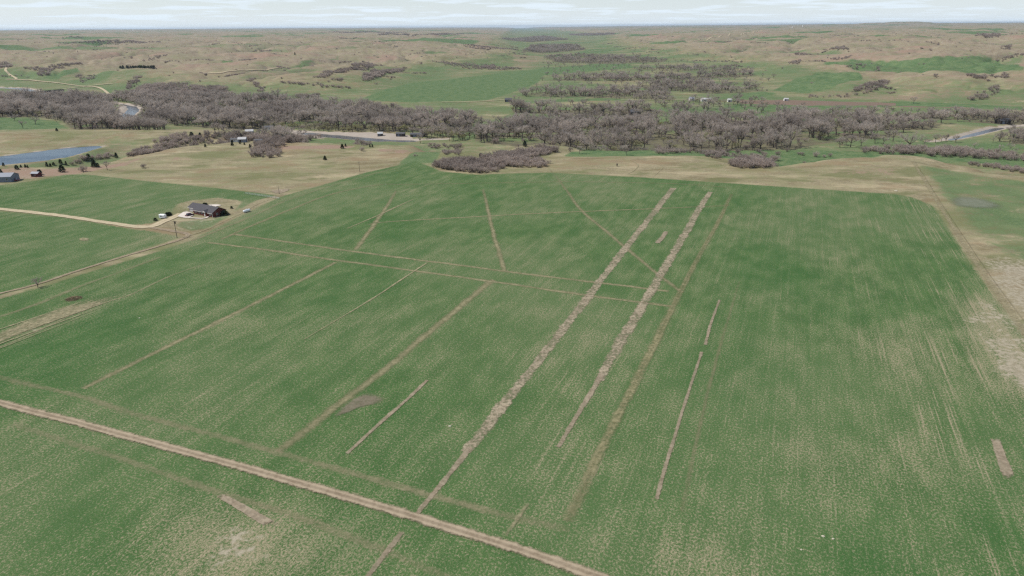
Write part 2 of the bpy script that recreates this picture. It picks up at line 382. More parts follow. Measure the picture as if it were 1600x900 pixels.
GREENS = [  # (polygon on the photo, strength)
    ([(560, 156), (600, 140), (640, 130), (700, 124), (760, 117), (850, 107), (930, 100), (985, 100), (990, 106), (900, 113), (850, 118), (840, 130), (800, 145), (760, 157), (640, 160)], 1.0),
    ([(860, 86), (900, 84), (912, 91), (870, 93)], .9), ([(895, 82), (930, 76), (985, 74), (960, 80), (910, 84)], .8),
    ([(850, 150), (960, 140), (975, 148), (900, 154)], 1.0), ([(800, 158), (950, 153), (1000, 156), (820, 161)], .8),
    ([(1285, 100), (1330, 92), (1450, 90), (1560, 95), (1600, 104), (1600, 110), (1470, 111), (1330, 106)], 1.0),
    ([(1205, 142), (1240, 124), (1290, 112), (1340, 113), (1350, 122), (1300, 138), (1260, 145)], 1.0),
    ([(1140, 148), (1190, 143), (1215, 146), (1180, 154), (1145, 156)], 1.0), ([(1130, 162), (1260, 165), (1400, 158), (1600, 167), (1600, 172), (1400, 166), (1220, 172), (1130, 170)], .9),
    ([(1490, 92), (1600, 85), (1600, 97), (1530, 97)], .6),
    ([(65, 122), (120, 103), (125, 112), (90, 125)], .9), ([(120, 128), (160, 112), (185, 110), (170, 122), (140, 132)], .7), ([(155, 136), (178, 138), (175, 150), (160, 145)], .8),
    ([(345, 95), (360, 90), (365, 97), (350, 99)], .8), ([(455, 105), (485, 93), (492, 97), (470, 108)], .7), ([(505, 92), (530, 86), (530, 94)], .6), ([(525, 75), (560, 72), (560, 78)], .5),
    ([(-200, 205), (0, 203), (110, 201), (90, 190), (40, 184), (-200, 184)], .9),
    ([(880, 245), (930, 232), (1300, 236), (1400, 238), (1600, 246), (1700, 262), (1600, 262), (1500, 252), (1330, 247), (1100, 244)], .95),
    ([(740, 205), (800, 175), (960, 182), (950, 190), (830, 190)], .65), ([(1370, 187), (1480, 184), (1480, 190), (1380, 192)], .7), ([(1490, 226), (1560, 222), (1640, 232), (1540, 236)], .8),
    ([(130, 235), (160, 228), (175, 236), (150, 240)], .7), ([(1010, 172), (1250, 165), (1260, 182), (1040, 184)], .75), ([(620, 258), (640, 240), (700, 238), (680, 255)], .75), ([(285, 345), (330, 343), (380, 325), (400, 315), (380, 312), (355, 340), (330, 356), (300, 362), (270, 352)], .62)]
WOODS = [  # bases of the trees on the photo, density, mean height m
    ([(-200, 158), (60, 156), (172, 160), (182, 190), (205, 202), (112, 202), (98, 189), (55, 183), (-200, 186)], .95, 17),
    ([(222, 158), (330, 154), (430, 160), (520, 166), (640, 178), (742, 190), (735, 206), (650, 207), (520, 203), (440, 199), (380, 203), (300, 199), (228, 190)], .95, 16),
    ([(-200, 150), (20, 147), (110, 150), (165, 157), (-200, 160)], .5, 12),
    ([(335, 207), (400, 206), (485, 212), (470, 221), (390, 220), (335, 216)], .75, 11),
    ([(742, 196), (800, 193), (1010, 191), (1250, 188), (1400, 193), (1475, 193), (1455, 203), (1300, 206), (1100, 207), (742, 208)], .95, 15),
    ([(742, 210), (1000, 208), (1300, 208), (1420, 206), (1400, 214), (1290, 224), (1240, 234), (1100, 236), (900, 234), (742, 222)], .8, 16),
    ([(1490, 190), (1800, 186), (1800, 196), (1580, 197)], .9, 14), ([(1575, 206), (1800, 198), (1800, 224), (1580, 226)], .8, 16),
    ([(1200, 175), (1400, 177), (1600, 180), (1800, 184), (1800, 190), (1500, 188), (1380, 184), (1230, 185)], .95, 11),
    ([(800, 170), (900, 172), (1000, 166), (1050, 176), (1000, 184), (905, 180), (800, 177)], .8, 15),
    ([(1015, 160), (1130, 156), (1200, 160), (1190, 178), (1060, 184)], .3, 12),
    ([(815, 147), (850, 143), (905, 146), (960, 140), (1040, 142), (1060, 157), (980, 155), (900, 152), (820, 151)], .62, 14),
    ([(1000, 133), (1080, 127), (1180, 138), (1200, 142), (1120, 147), (1040, 142), (990, 136)], .6, 13),
    ([(845, 126), (930, 120), (1040, 121), (1175, 115), (1180, 119), (1080, 125), (960, 127)], .68, 13),
    ([(980, 108), (1060, 104), (1170, 106), (1180, 112), (1060, 112)], .43, 11),
    ([(850, 90), (900, 86), (1040, 93), (1040, 97), (940, 100), (870, 98)], .68, 12),
    ([(815, 82), (830, 71), (900, 70), (915, 78), (870, 82)], .9, 11), ([(780, 60), (850, 56), (890, 62), (830, 66)], .8, 10),
    ([(1300, 172), (1330, 171), (1420, 172), (1420, 175)], .7, 8)]
REDS = [([(0, 262), (60, 264), (110, 262), (180, 256), (230, 244), (200, 258), (120, 272), (40, 280), (-60, 282)], .75),
        ([(420, 229), (520, 226), (560, 229), (540, 232), (440, 234)], .8), ([(590, 232), (640, 236), (630, 240), (590, 237)], .7), ([(720, 244), (770, 248), (760, 256), (735, 252)], .6),
        ([(270, 245), (300, 246), (300, 250), (265, 252)], .5), ([(1250, 147), (1300, 140), (1360, 140), (1420, 150), (1480, 140), (1540, 142), (1600, 150), (1600, 160), (1400, 157), (1300, 152)], .75),
        ([(1290, 120), (1400, 113), (1400, 123), (1350, 126), (1300, 124)], .5), ([(800, 85), (850, 87), (870, 100), (830, 108), (800, 106)], .7), ([(1300, 262), (1400, 262), (1400, 275), (1300, 272)], .45)]
SANDS = [([(470, 206), (520, 206), (600, 207.5), (638, 211), (645, 216), (600, 217), (540, 212), (500, 211)], 1.0), ([(440, 203), (480, 205), (520, 215), (500, 217), (470, 212)], .9), ([(186, 165), (198, 168), (192, 186), (180, 182)], .7)]
BARES = [([(1505, 470), (1555, 470), (1640, 560), (1700, 660), (1620, 640), (1560, 600), (1530, 550)], 1.0), ([(1330, 515), (1440, 500), (1500, 560), (1470, 610), (1380, 590), (1310, 545)], .36),
         ([(1540, 405), (1640, 410), (1700, 520), (1620, 520), (1570, 470)], .9), ([(275, 805), (420, 800), (540, 860), (500, 900), (280, 940)], .62), ([(1000, 840), (1150, 830), (1180, 900), (1000, 900)], .5),
         ([(270, 318), (330, 312), (372, 316), (385, 330), (350, 345), (330, 362), (300, 378), (240, 362), (255, 345)], .45), ([(20, 520), (100, 480), (190, 462), (120, 500), (30, 535)], .6),
         ([(-60, 286), (20, 288), (60, 280), (80, 272), (-60, 276)], .6), ([(1270, 700), (1420, 690), (1460, 740), (1300, 760)], .4), ([(300, 480), (420, 470), (400, 520), (290, 525)], .3)]
PLOUGH = [([(1150, 157), (1230, 156), (1400, 161), (1400, 165), (1250, 165), (1160, 162)], .9), ([(1400, 165), (1520, 168), (1520, 170), (1400, 167)], .7)]

def build_ground():
    nA, nR = len(AZS), len(RRS)
    x = GX.ravel(); y = GY.ravel(); z = GH.ravel(); r = np.hypot(x, y)
    n = x.size
    wheat = np.full(n, -12.0)
    for p in (F_MAIN, F_NORTH, F_SOUTH): wheat = np.maximum(wheat, sdf(x, y, p, 12.0))
    fx = r/1067                                              # size of a photo pixel there
    def soft(polys, blur, zed=None):
        out = np.zeros(n)
        for pts, s in polys:
            q = PL(pts); w = blur*max(2.0, float(np.median(np.hypot(q[:, 0], q[:, 1])))/1067*6)
            out = np.maximum(out, s*sst(-w, w, sdf(x, y, q, w*1.2)))
        return out
    hill = sst(60, 400, np.maximum(sdf(x, y, toeL), sdf(x, y, toeR)))
    green = soft(GREENS, .7)
    vall = sst(10, 60, -sdf(x, y, BENCH))*(1-hill)
    green = np.maximum(green, np.maximum(vall*.55+vall*.35*fbm(x/160, y/160, 21, 3), .0))
    green = green*(1-.75*np.exp(-(ldist(x, y, RIDGE, 400)/75.0)**2))
    green = np.maximum(green, .85*sst(-6, 10, sdf(x, y, PASTURE, 30))*(.75+.4*fbm(x/40, y/40, 22, 3)))
    wx = x+120*noise(x/340, y/340, 41)+28*noise(x/95, y/95, 43); wy = y+120*noise(x/340, y/340, 42)+28*noise(x/95, y/95, 44)
    draw = np.clip(1-np.abs(noise(wx/520, wy/520, 11))*4.5, 0, 1)+.7*np.clip(1-np.abs(noise(wx/190, wy/190, 12))*5, 0, 1)-.25
    valley = fbm(x/420, y/420, 23, 4)
    v2_ = fbm(x/110, y/110, 25, 3); green = np.maximum(green, hill*np.clip(.07+.7*valley+.35*v2_+.36*draw, 0, .72))
    woods = np.maximum(soft([(a, b) for a, b, c in WOODS], .8), hill*1.1*np.clip(draw-.55+.6*v2_, 0, 1))
    rn = fbm(x/230, y/230, 24, 4)
    brk_ = np.clip(1-np.abs(noise(wx/85, wy/85, 16))*2.4, 0, 1)
    hd_ = np.maximum(sdf(x, y, toeL), sdf(x, y, toeR)); nearb = sst(10, 120, hd_)*(1-sst(500, 1500, hd_))
    red = np.maximum(np.maximum(soft(REDS, .8), nearb*np.clip(.42-.8*brk_+.9*rn, 0, .6)), hill*np.clip(rn*1.3+.5*fbm(x/70, y/70, 26, 3)-.05-.35*draw, 0, .75)*(1-.6*sst(6000, 12000, r)))
    sand = soft(SANDS, .35)
    rd = river_gap(x, y); sand = np.maximum(sand, .62*(1-sst(0, 9, rd))*(1-hill))
    pd = sdf(x, y, POND, 60); sand = np.maximum(sand, .50*sst(-8, -1, pd))
    bare = soft(BARES, 8.0); plough = soft(PLOUGH, .4)
    green = green*(1-sst(.2, .6, sand))
    # far fields and dark stands that only show as thin bands near the skyline
    band = sst(2600, 4200, r)
    green = np.maximum(green, band*.9*sst(.33, .45, noise(x/900, y/420, 31)))
    me = bpy.data.meshes.new('ground')
    verts = np.empty((n+1, 3)); verts[:n, 0] = x; verts[:n, 1] = y; verts[:n, 2] = z; verts[n] = (0, 0, 0)
    i = np.arange(nR-1)[:, None]; j = np.arange(nA)[None]; j2 = (j+1) % nA
    quads = np.stack([i*nA+j+0*i, i*nA+j2+0*i, (i+1)*nA+j2, (i+1)*nA+j], -1).reshape(-1, 4)[:, ::-1]
    tri = np.stack([np.full(nA, n), np.arange(nA), (np.arange(nA)+1) % nA], -1)[:, ::-1]
    loops = np.concatenate([quads.ravel(), tri.ravel()]); starts = np.concatenate([np.arange(len(quads))*4, len(quads)*4+np.arange(nA)*3])
    me.vertices.add(n+1); me.vertices.foreach_set('co', verts.ravel())
    me.loops.add(len(loops)); me.loops.foreach_set('vertex_index', loops.astype(np.int32))
    me.polygons.add(len(starts)); me.polygons.foreach_set('loop_start', starts.astype(np.int32))
    me.update(); me.validate()
    me.polygons.foreach_set('use_smooth', np.ones(len(me.polygons), bool))
    def put(name, cols):
        a = me.attributes.new(name, 'FLOAT_COLOR', 'POINT'); d = np.zeros((n+1, 4), np.float32)
        for k, c in enumerate(cols): d[:n, k] = c
        d[n] = d[0]; a.data.foreach_set('color', d.ravel())
    put('cover_a', [.5+wheat/24, green, woods, red]); put('cover_b', [sand, bare, plough, hill])
    me.materials.append(ground_material())
    o = bpy.data.objects.new('ground', me); COL.objects.link(o); tag(o, 'bench of farmland, river valley and rolling dry grass hills to the horizon', 'ground', kind='structure')
build_ground()

# ---------------------------------------------------------------- water
def water_mat(name, col, rough=.12):
    m, nt = new_mat(name); pos = nt.n('ShaderNodeNewGeometry').outputs['Position']
    w = nt.noise(nt.mapping(pos, (1, .5, 1)), .9, 3, .6); big = nt.noise(nt.mapping(pos, (.5, 1, 1)), .03, 3, .6)
    finish(nt, nt.mix(big, tuple(c*.8 for c in col), tuple(min(1, c*1.2) for c in col)), nt.lin(big, .3, .7, rough*.8, rough*2.2), bump=w, bumpd=.14, spec=.34); return m
def sheet_poly(name, pts, z, mat):
    import mathutils
    tris = mathutils.geometry.tessellate_polygon([[Vector((*p, 0)) for p in pts]])
    v = [(p[0], p[1], z) for p in pts]
    f = []
    for t in tris:
        a, b, c = (Vector(v[i]) for i in t)
        f.append(t if (b-a).cross(c-a).z > 0 else t[::-1])
    return mesh_obj(name, v, f, mat)
def offset_line(c, w):
    t = np.gradient(c, axis=0); t /= np.linalg.norm(t, axis=1)[:, None]+1e-9; nrm = np.stack([-t[:, 1], t[:, 0]], 1)
    return c+nrm*np.asarray(w).reshape(-1, 1), c-nrm*np.asarray(w).reshape(-1, 1)
a, b = offset_line(RIVER, np.maximum(RIVER_W, .5)+3); n = len(a)
tag(mesh_obj('river', [(*p, -16.9) for p in a]+[(*p, -16.9) for p in b], [(i, n+i, n+i+1, i+1) for i in range(n-1)], water_mat('river_water', (.085, .090, .098))), 'muddy blue river winding through the woods', 'river', kind='structure')
pc = POND.mean(0)
tag(sheet_poly('pond', pc+(POND-pc)*np.array([1.03, 1.03]), -9.95, water_mat('pond_water', (.035, .058, .085), .16)), 'long blue pond below the grassy ridge', 'pond', kind='structure')

# ---------------------------------------------------------------- roads, tracks and tilled strips on the bench
def line_mat(name, ca, cb, soft=.5, rag=.9, brk=0.0, tracks=0.0, grain=1.1, brk_scale=.7):
    m, nt = new_mat(name); pos = nt.n('ShaderNodeNewGeometry').outputs['Position']
    e = nt.attr('edge').outputs['Fac']; st = nt.attr('strength').outputs['Fac']; ac = nt.attr('across').outputs['Fac']
    n1 = nt.noise(pos, .28, 3, .6); n2 = nt.noise(pos, grain, 4, .7); n3 = nt.noise(pos, brk_scale, 3, .7); n4 = nt.noise(nt.mapping(pos, rz=ROW), .09, 3, .6)
    nn = nt.m('ADD', nt.m('MULTIPLY', n1, .45), nt.m('MULTIPLY', n2, .55))
    k = nt.ss(nt.m('ADD', e, nt.m('MULTIPLY', nt.m('SUBTRACT', nn, .55), rag)), 0.0, soft)
    if brk: k = nt.m('MULTIPLY', k, nt.ss(nt.m('ADD', n3, nt.m('MULTIPLY', nt.m('SUBTRACT', n4, .5), .6)), .36, .36+.25, 1-brk, 1.0))
    k = nt.m('MULTIPLY', k, st, clamp=True)
    col = nt.mix(nt.ss(nn, .35, .65), ca, cb)
    if tracks:
        d = nt.m('ABSOLUTE', nt.m('SUBTRACT', nt.m('ABSOLUTE', ac), .42)); tr = nt.ss(d, .08, .26, 1.0, 0.0)
        col = nt.mix(nt.m('MULTIPLY', tr, tracks), col, tuple(min(1, c*1.35) for c in cb))
        mid = nt.ss(nt.m('ABSOLUTE', ac), .05, .22, 1.0, 0.0)
        col = nt.mix(nt.m('MULTIPLY', mid, tracks*.55), col, tuple(c*.72 for c in ca))
    finish(nt, col, .95, bump=nn, bumpd=.12, alpha=k, spec=.08); return m
M_ROAD = line_mat('packed_dirt', (.195, .152, .104), (.305, .250, .178), .5, 1.4, tracks=.42)
M_GRAVEL = line_mat('gravel', (.330, .275, .180), (.450, .385, .265), .3, .3, tracks=.2)
M_TILL = line_mat('tilled_soil', (.225, .185, .130), (.345, .295, .210), .35, 1.9, brk=.7, brk_scale=.8)
M_BARE = line_mat('bare_soil', (.220, .175, .122), (.320, .268, .195), .45, 1.7, brk=.3)
M_PATCH = line_mat('bare_patch', (.220, .175, .125), (.315, .265, .192), .35, 1.3, brk=.25)
M_TRACK = line_mat('mown_track', (.175, .168, .092), (.270, .242, .145), .9, 1.5, brk=.32)
M_STRAW = line_mat('straw_line', (.230, .205, .125), (.335, .295, .185), .7, 1.8, brk=.5)
M_YEL = line_mat('yellow_track', (.165, .160, .082), (.250, .225, .130), .8, 1.0, brk=.6, tracks=.25)
M_DARK = line_mat('ditch_edge', (.085, .080, .050), (.140, .125, .080), .8, .9, brk=.4)
M_GREY = line_mat('brown_soil', (.185, .150, .112), (.250, .208, .158), .7, .9, brk=.3)
M_DAMP = line_mat('damp_grass', (.150, .168, .118), (.195, .208, .155), .9, .6)
M_CONC = line_mat('concrete', (.50, .45, .40), (.62, .56, .50), .04, .02)
_layer = [0]
def with_attrs(o, edge, strength, across):
    for nme, d in (('edge', edge), ('strength', strength), ('across', across)):
        o.data.attributes.new(nme, 'FLOAT', 'POINT').data.foreach_set('value', np.asarray(d, np.float32))
def strip(name, pts, width, mat, strength=1.0, label=None, land=False, cat=None, wob=1.0):
    q = PL(pts) if land else PZ(pts, 0.0)
    far = float(np.median(np.hypot(q[:, 0], q[:, 1])))
    c, par = smooth_line(q, 2.5 if not land else max(4.0, far/350)); m = len(c)
    idx = np.arange(len(pts))
    w = np.interp(par, idx, np.broadcast_to(np.asarray(width, float), (len(pts),)))*.5
    s = np.interp(par, idx, np.broadcast_to(np.asarray(strength, float), (len(pts),)))
    if not land:                                  # uneven width and a wandering line
        L_ = np.concatenate([[0], np.cumsum(np.linalg.norm(np.diff(c, axis=0), axis=1))]); sd_ = float(_layer[0])*3.7
        w = w*(1+wob*(.22*noise(L_/9, L_*0+sd_, 91)+.15*noise(L_/3.5, L_*0+sd_, 92))); c, _ = offset_line(c, .16*wob*w*noise(L_/16, L_*0+sd_, 93))
    a, b = offset_line(c, w); _layer[0] += 1
    dz = .012+.005*_layer[0]
    rows = [a, .5*(a+c), c, .5*(b+c), b]
    V = []
    for rw in rows:
        zz = hfast(rw[:, 0], rw[:, 1])+.35+far*.0003 if land else np.zeros(m)
        V += [(p[0], p[1], zz[i]+dz) for i, p in enumerate(rw)]
    Fc = [(r*m+i, (r+1)*m+i, (r+1)*m+i+1, r*m+i+1) for r in range(4) for i in range(m-1)]
    o = mesh_obj(name, V, Fc, mat)
    with_attrs(o, np.repeat([0, .5, 1, .5, 0], m), np.tile(s, 5), np.repeat([-1, -.5, 0, .5, 1], m))
    tag(o, label, cat, kind='structure'); return o
def patch(name, pts, mat, label=None, strength=1.0, cat=None):
    q = PZ(pts, 0.0); q, _ = smooth_line(np.vstack([q, q[:1]]), 3.0); q = q[:-1]
    c = q.mean(0); m = len(q); _layer[0] += 1; z = .012+.005*_layer[0]
    V = [(*p, z) for p in q]+[(*(p+.55*(c-p)), z) for p in q]+[(*c, z)]
    Fc = [(i, (i+1) % m, m+(i+1) % m, m+i) for i in range(m)]+[(m+i, m+(i+1) % m, 2*m) for i in range(m)]
    o = mesh_obj(name, V, Fc, mat); with_attrs(o, [0]*m+[.9]*m+[1], [strength]*(2*m+1), [1]*m+[.4]*m+[0])
    tag(o, label, cat, kind='structure'); return o

# faint mown / drilled-over tracks in the wheat
T = M_TRACK
strip('field_track', [(524, 410), (430, 458), (330, 508), (240, 552), (130, 607)], [4, 4, 4, 4, 4], T, [1, 1, 1, 1, .85], 'pale track across the left of the wheat field')
strip('field_track', [(770, 437), (690, 503), (600, 578), (520, 640), (435, 706)], 5.0, T, [.95, .95, .95, .95, .6], 'pale track running down past the brown bare patch')
strip('field_track', [(325, 379), (420, 391), (500, 403), (640, 422), (770, 440), (900, 459), (1050, 479)], 3.6, T, 1.0, 'nearer of the two pale tracks crossing the wheat')
strip('field_track', [(365, 366), (470, 381), (560, 394), (700, 412), (820, 428), (930, 441), (1045, 455)], 3.6, T, 1.0, 'farther of the two pale tracks crossing the wheat')
strip('field_track', [(755, 296), (762, 326), (770, 362), (780, 395), (789, 424)], [3, 3.6, 4, 4, 4], T, [.5, 1, 1, 1, .9], 'pale track leaning down the middle of the wheat')
strip('field_track', [(619, 298), (603, 325), (588, 346), (572, 368), (555, 390)], [3, 4, 4.4, 4.4, 4.4], T, [.5, 1, 1, 1, .9], 'short pale track at the far left of the wheat')
strip('field_track', [(850, 255), (868, 275), (885, 297), (908, 328), (955, 368), (1010, 414), (1065, 457)], [3, 3, 3.4, 3.6, 3.6, 3.6, 3.6], T, [.25, .25, .65, .85, .85, .85, .8], 'pale track slanting right to meet the bare strips')
strip('field_track', [(575, 351), (600, 347), (700, 341), (850, 333), (1000, 327), (1140, 321)], 3.0, T, [.4, .8, 1, 1, .9, .5], 'thin pale track crossing the far wheat')
strip('field_track', [(-120, 560), (0, 590), (60, 604), (120, 618), (200, 644), (300, 671), (420, 703), (540, 736), (660, 771), (760, 797), (890, 828)], 3.6, M_STRAW, [.3, .35, .45, .5, .4, .4, .45, .45, .6, .5, .2], 'straw coloured headland track beside the dirt road')
strip('field_track', [(20, 662), (100, 688), (200, 720), (330, 766), (440, 800), (560, 845), (660, 885), (720, 910)], 3.2, M_STRAW, [.2, .35, .4, .4, .4, .35, .3, .3], 'straw coloured headland track below the dirt road')
strip('field_track', [(345, 374), (400, 350), (460, 325), (520, 303), (590, 289), (640, 288), (760, 286), (900, 284), (1050, 287), (1140, 293)], 4.0, T, [.8, .8, .75, .7, .55, .4, .4, .5, .5, .3], 'curving headland track round the far end of the wheat')
strip('field_track', [(300, 376), (345, 358), (400, 335), (450, 312), (520, 290), (590, 270), (625, 262)], 3.6, M_STRAW, [.55, .5, .45, .35, .3, .3, .2], 'worn track along the left edge of the wheat')
strip('field_track', [(250, 402), (190, 424), (130, 446), (60, 474), (0, 495), (-60, 515)], 3.5, M_STRAW, [.4, .45, .5, .5, .5, .4], 'straw coloured track below the farm lane')
strip('field_track', [(345, 405), (270, 430), (200, 462), (140, 480), (40, 526), (-20, 550)], 1.5, M_STRAW, [.3, .6, .8, .8, .7, .5], 'thin straw line below the stubble patch')
strip('field_track', [(1155, 440), (1120, 560), (1090, 680), (1065, 800)], 1.8, T, [.2, .45, .45, .2], 'faint track beside the narrow bare strip')
# pale seed misses and bare strips
strip('tilled_strip', [(1052, 294), (1028, 324), (990, 372), (930, 449), (872, 524), (826, 583), (765, 660), (738, 695), (728, 707)], [5.0, 5.2, 5.0, 4.6, 4.6, 4.8, 4.2, 4.4, 3.0], M_TILL, 1.0, 'long tilled strip of bare soil, left of the pair', cat='strip')
strip('tilled_strip', [(734, 700), (705, 737), (672, 778), (648, 808)], [2.4, 2.0, 1.9, 1.8], M_BARE, [.9, .95, .95, .9], 'narrow end of the left tilled strip at the dirt road', cat='strip')
strip('tilled_strip', [(628, 832), (604, 862), (575, 900), (545, 940)], [1.8, 1.8, 1.7, 1.6], M_BARE, [.6, .85, .7, .6], 'narrow bare strip below the dirt road', cat='strip')
strip('tilled_strip', [(1110, 300), (1090, 331), (1058, 387), (1020, 450), (985, 508), (960, 549), (935, 595)], [4.6, 5.2, 5.2, 5.2, 5.6, 4.6, 3.2], M_TILL, 1.0, 'long tilled strip of bare soil, right of the pair', cat='strip')
strip('tilled_strip', [(940, 586), (915, 628), (892, 665), (872, 699)], [2.6, 2.2, 1.9, 1.6], M_BARE, [1, .95, .9, .85], 'narrow near end of the right tilled strip', cat='strip')
strip('yellow_track', [(1143, 303), (1122, 347), (1095, 395), (1062, 458), (1028, 527), (995, 592), (955, 670), (925, 732), (888, 815)], [3.6, 3.6, 3.6, 4.0, 4.2, 4.2, 4.0, 4.0, 4.0], M_YEL, [.4, .9, .7, .9, 1, 1, 1, .9, .5], 'yellowish double wheel track right of the tilled strips', cat='track')
strip('bare_strip', [(1124, 469), (1112, 502), (1102, 539)], [1.3, 1.5, 1.6], M_BARE, [.8, 1, .95], 'short far piece of the narrow bare strip', cat='strip')
strip('bare_strip', [(1096, 550), (1080, 600), (1062, 657), (1044, 715), (1026, 780)], [1.3, 1.2, 1.3, 1.3, 1.5], M_BARE, [.9, .85, .9, .9, .9], 'long near piece of the narrow bare strip', cat='strip')
strip('bare_strip', [(668, 594), (632, 628), (600, 656), (570, 683), (542, 709)], [1.6, 1.6, 1.7, 1.6, 1.3], M_BARE, [1, .95, 1, .95, .85], 'narrow bare strip beside the brown bare patch', cat='strip')
strip('straw_line', [(667, 411), (630, 435), (588, 463), (530, 498), (474, 531)], [1.5, 1.5, 1.4, 1.2, 1.0], M_STRAW, [1.0, 1, .95, .8, .5], 'thin straw coloured line in the left wheat', cat='strip')
strip('straw_line', [(543, 357), (590, 337), (620, 323), (645, 312)], [1.1, 1.6, 3.0, 2.0], M_STRAW, [.9, .9, .75, .4], 'thin straw coloured line at the far left of the wheat', cat='strip')
strip('straw_line', [(825, 788), (808, 812), (790, 836)], [1.8, 1.7, 1.2], M_STRAW, [.6, .9, .4], 'broken straw coloured line above the dirt road', cat='strip')
strip('bare_strip', [(1041, 362), (1035, 371), (1027, 380)], [2.6, 3.2, 3.2], M_PATCH, .95, 'short pinkish bare strip between the two tilled strips', cat='strip')
patch('bare_patch', [(331, 773), (345, 770), (380, 787), (438, 820), (430, 823), (415, 824), (375, 800)], M_PATCH, 'oblong bare patch below the dirt road', cat='patch')
patch('bare_patch', [(1546, 683), (1561, 684), (1572, 712), (1586, 746), (1567, 748), (1556, 718)], M_PATCH, 'oblong bare patch at the right edge of the wheat', cat='patch')
patch('bare_patch', [(515, 655), (530, 638), (552, 622), (575, 612), (604, 618), (600, 629), (560, 639), (535, 650)], M_GREY, 'brown bare patch beside the pale track', .65, cat='patch')
patch('bare_patch', [(120, 374), (131, 371), (142, 373), (138, 377), (126, 377)], M_STRAW, 'small straw coloured patch in the left wheat', cat='patch')
patch('bare_patch', [(419, 299), (432, 296), (454, 295), (448, 300), (432, 303)], M_PATCH, 'small pale bare patch by the end of the farm track', cat='patch')
patch('stubble_patch', [(-60, 545), (20, 508), (70, 489), (110, 474), (160, 464), (192, 461), (150, 481), (90, 502), (30, 525), (-50, 556)], M_STRAW, 'straw coloured stubble patch below the farm lane', .85, cat='patch')
patch('damp_patch', [(1478, 310), (1500, 305), (1540, 310), (1572, 322), (1560, 328), (1520, 327), (1485, 322)], M_DAMP, 'grey green damp hollow in the right pasture', .8, cat='patch')
for k, (a0, a1, st, nm) in enumerate([((-40, 528), (150, 465), 1.0, 'uppermost'), ((-40, 537), (178, 463), .9, 'second'), ((-40, 545), (186, 466), 1.0, 'middle'), ((-40, 552), (165, 478), .9, 'fourth'), ((-40, 560), (150, 487), .6, 'lowest')]):
    q_ = [(a0[0]+(a1[0]-a0[0])*t_, a0[1]+(a1[1]-a0[1])*t_) for t_ in (0, .3, .6, .85, 1)]
    strip('stubble_row', q_, [.9, 1.2, 1.1, 1.0, .7], M_STRAW, [st*.7, st, st, st*.8, .1], nm+' straw row in the stubble patch')
# pasture trail and fence line on the right
strip('fence_track', [(1424, 250), (1447, 286), (1470, 325), (1500, 372), (1530, 418), (1565, 468), (1610, 530), (1680, 620)], 3.8, M_STRAW, [.6, .75, .75, .75, .75, .7, .7, .7], 'straw coloured track along the right hand fence')
strip('ditch', [(1428, 250), (1452, 288), (1476, 326), (1507, 372), (1538, 418), (1574, 468), (1622, 530)], 1.0, M_DARK, [.15, .28, .28, .28, .28, .25, .2], 'dark fence line ditch dividing wheat from pasture')
strip('cow_path', [(985, 250), (997, 258), (990, 267), (980, 272)], 1.6, M_STRAW, [.4, 1, 1, .5], 'thin forked trail in the dry grass of the bluff')
strip('cow_path', [(1015, 253), (1035, 260), (1028, 270), (1022, 275)], 1.4, M_STRAW, [.3, .7, .7, .3], 'fainter trail right of the forked trail')
# farm lane, driveway and dirt road
strip('farm_lane', [(-60, 476), (0, 459), (60, 444), (120, 424), (190, 402), (245, 386), (280, 375), (294, 368), (286, 364), (262, 360), (236, 356)], [2.6, 2.6, 2.6, 2.7, 2.8, 3.0, 3.4, 3.6, 3.8, 4.2, 4.2], M_ROAD, .85, 'brown dirt lane curving up to the brick house')
strip('farm_lane', [(286, 372), (320, 360), (352, 345), (380, 332), (405, 318), (432, 309)], [2.4, 2.2, 2, 2, 2, 1.8], M_STRAW, [.5, .55, .45, .5, .55, .3], 'worn wheel track past the brick house')
strip('gravel_road', [(-120, 315), (0, 327), (60, 333), (120, 341), (180, 350), (214, 354.5), (236, 354), (252, 348), (268, 341), (284, 334)], [5.2, 5.2, 5, 5, 5.2, 6, 6.4, 6, 6.4, 7], M_GRAVEL, 1.0, 'pale gravel road and drive leading to the brick house', cat='road')
strip('dirt_road', [(-140, 594), (0, 630), (120, 661), (250, 696), (380, 731), (500, 765), (620, 800), (700, 825), (820, 862), (935, 902), (1080, 950)], 4.0, M_ROAD, 1.0, 'straight brown dirt road across the lower left of the field', cat='road', wob=.35)
# far roads
strip('far_road', [(118, 106), (103, 106.5), (97, 110), (10.5, 106), (9, 111), (14, 116.5), (24, 122), (26, 124)][3:], 7.0, M_GRAVEL, 1.0, 'pale gravel road winding down the left hills', land=True, cat='road')
strip('far_road', [(10, 124.3), (45, 125.5), (60, 127), (90, 130), (115, 133.5), (135, 135.5), (150, 136.5), (161, 140.5), (171, 148.5)], 7.0, M_GRAVEL, 1.0, 'pale gravel road below the left hills', land=True, cat='road')
strip('far_road', [(98, 139.5), (120, 137), (135, 135.5), (150, 133.5), (176, 131.5)], 7.0, M_GRAVEL, 1.0, 'pale gravel approach road running from the bridge', land=True, cat='road')
strip('far_road', [(322, 115.5), (350, 113), (400, 109), (450, 105.5)], 7.0, M_GRAVEL, .8, 'pale road across the middle hills', land=True, cat='road')
strip('far_road', [(655, 88.5), (700, 86), (740, 84), (790, 82)], 6.0, M_GRAVEL, .6, 'faint pale road far behind the green valley field', land=True, cat='road')
strip('far_road', [(920, 81), (945, 78.5), (982, 74)], 8.0, M_GRAVEL, .9, 'short pale road in the far tributary valley', land=True, cat='road')
strip('far_road', [(1090, 63), (1140, 54), (1190, 47.5)], 12.0, M_GRAVEL, .8, 'pale road climbing to the skyline', land=True, cat='road')
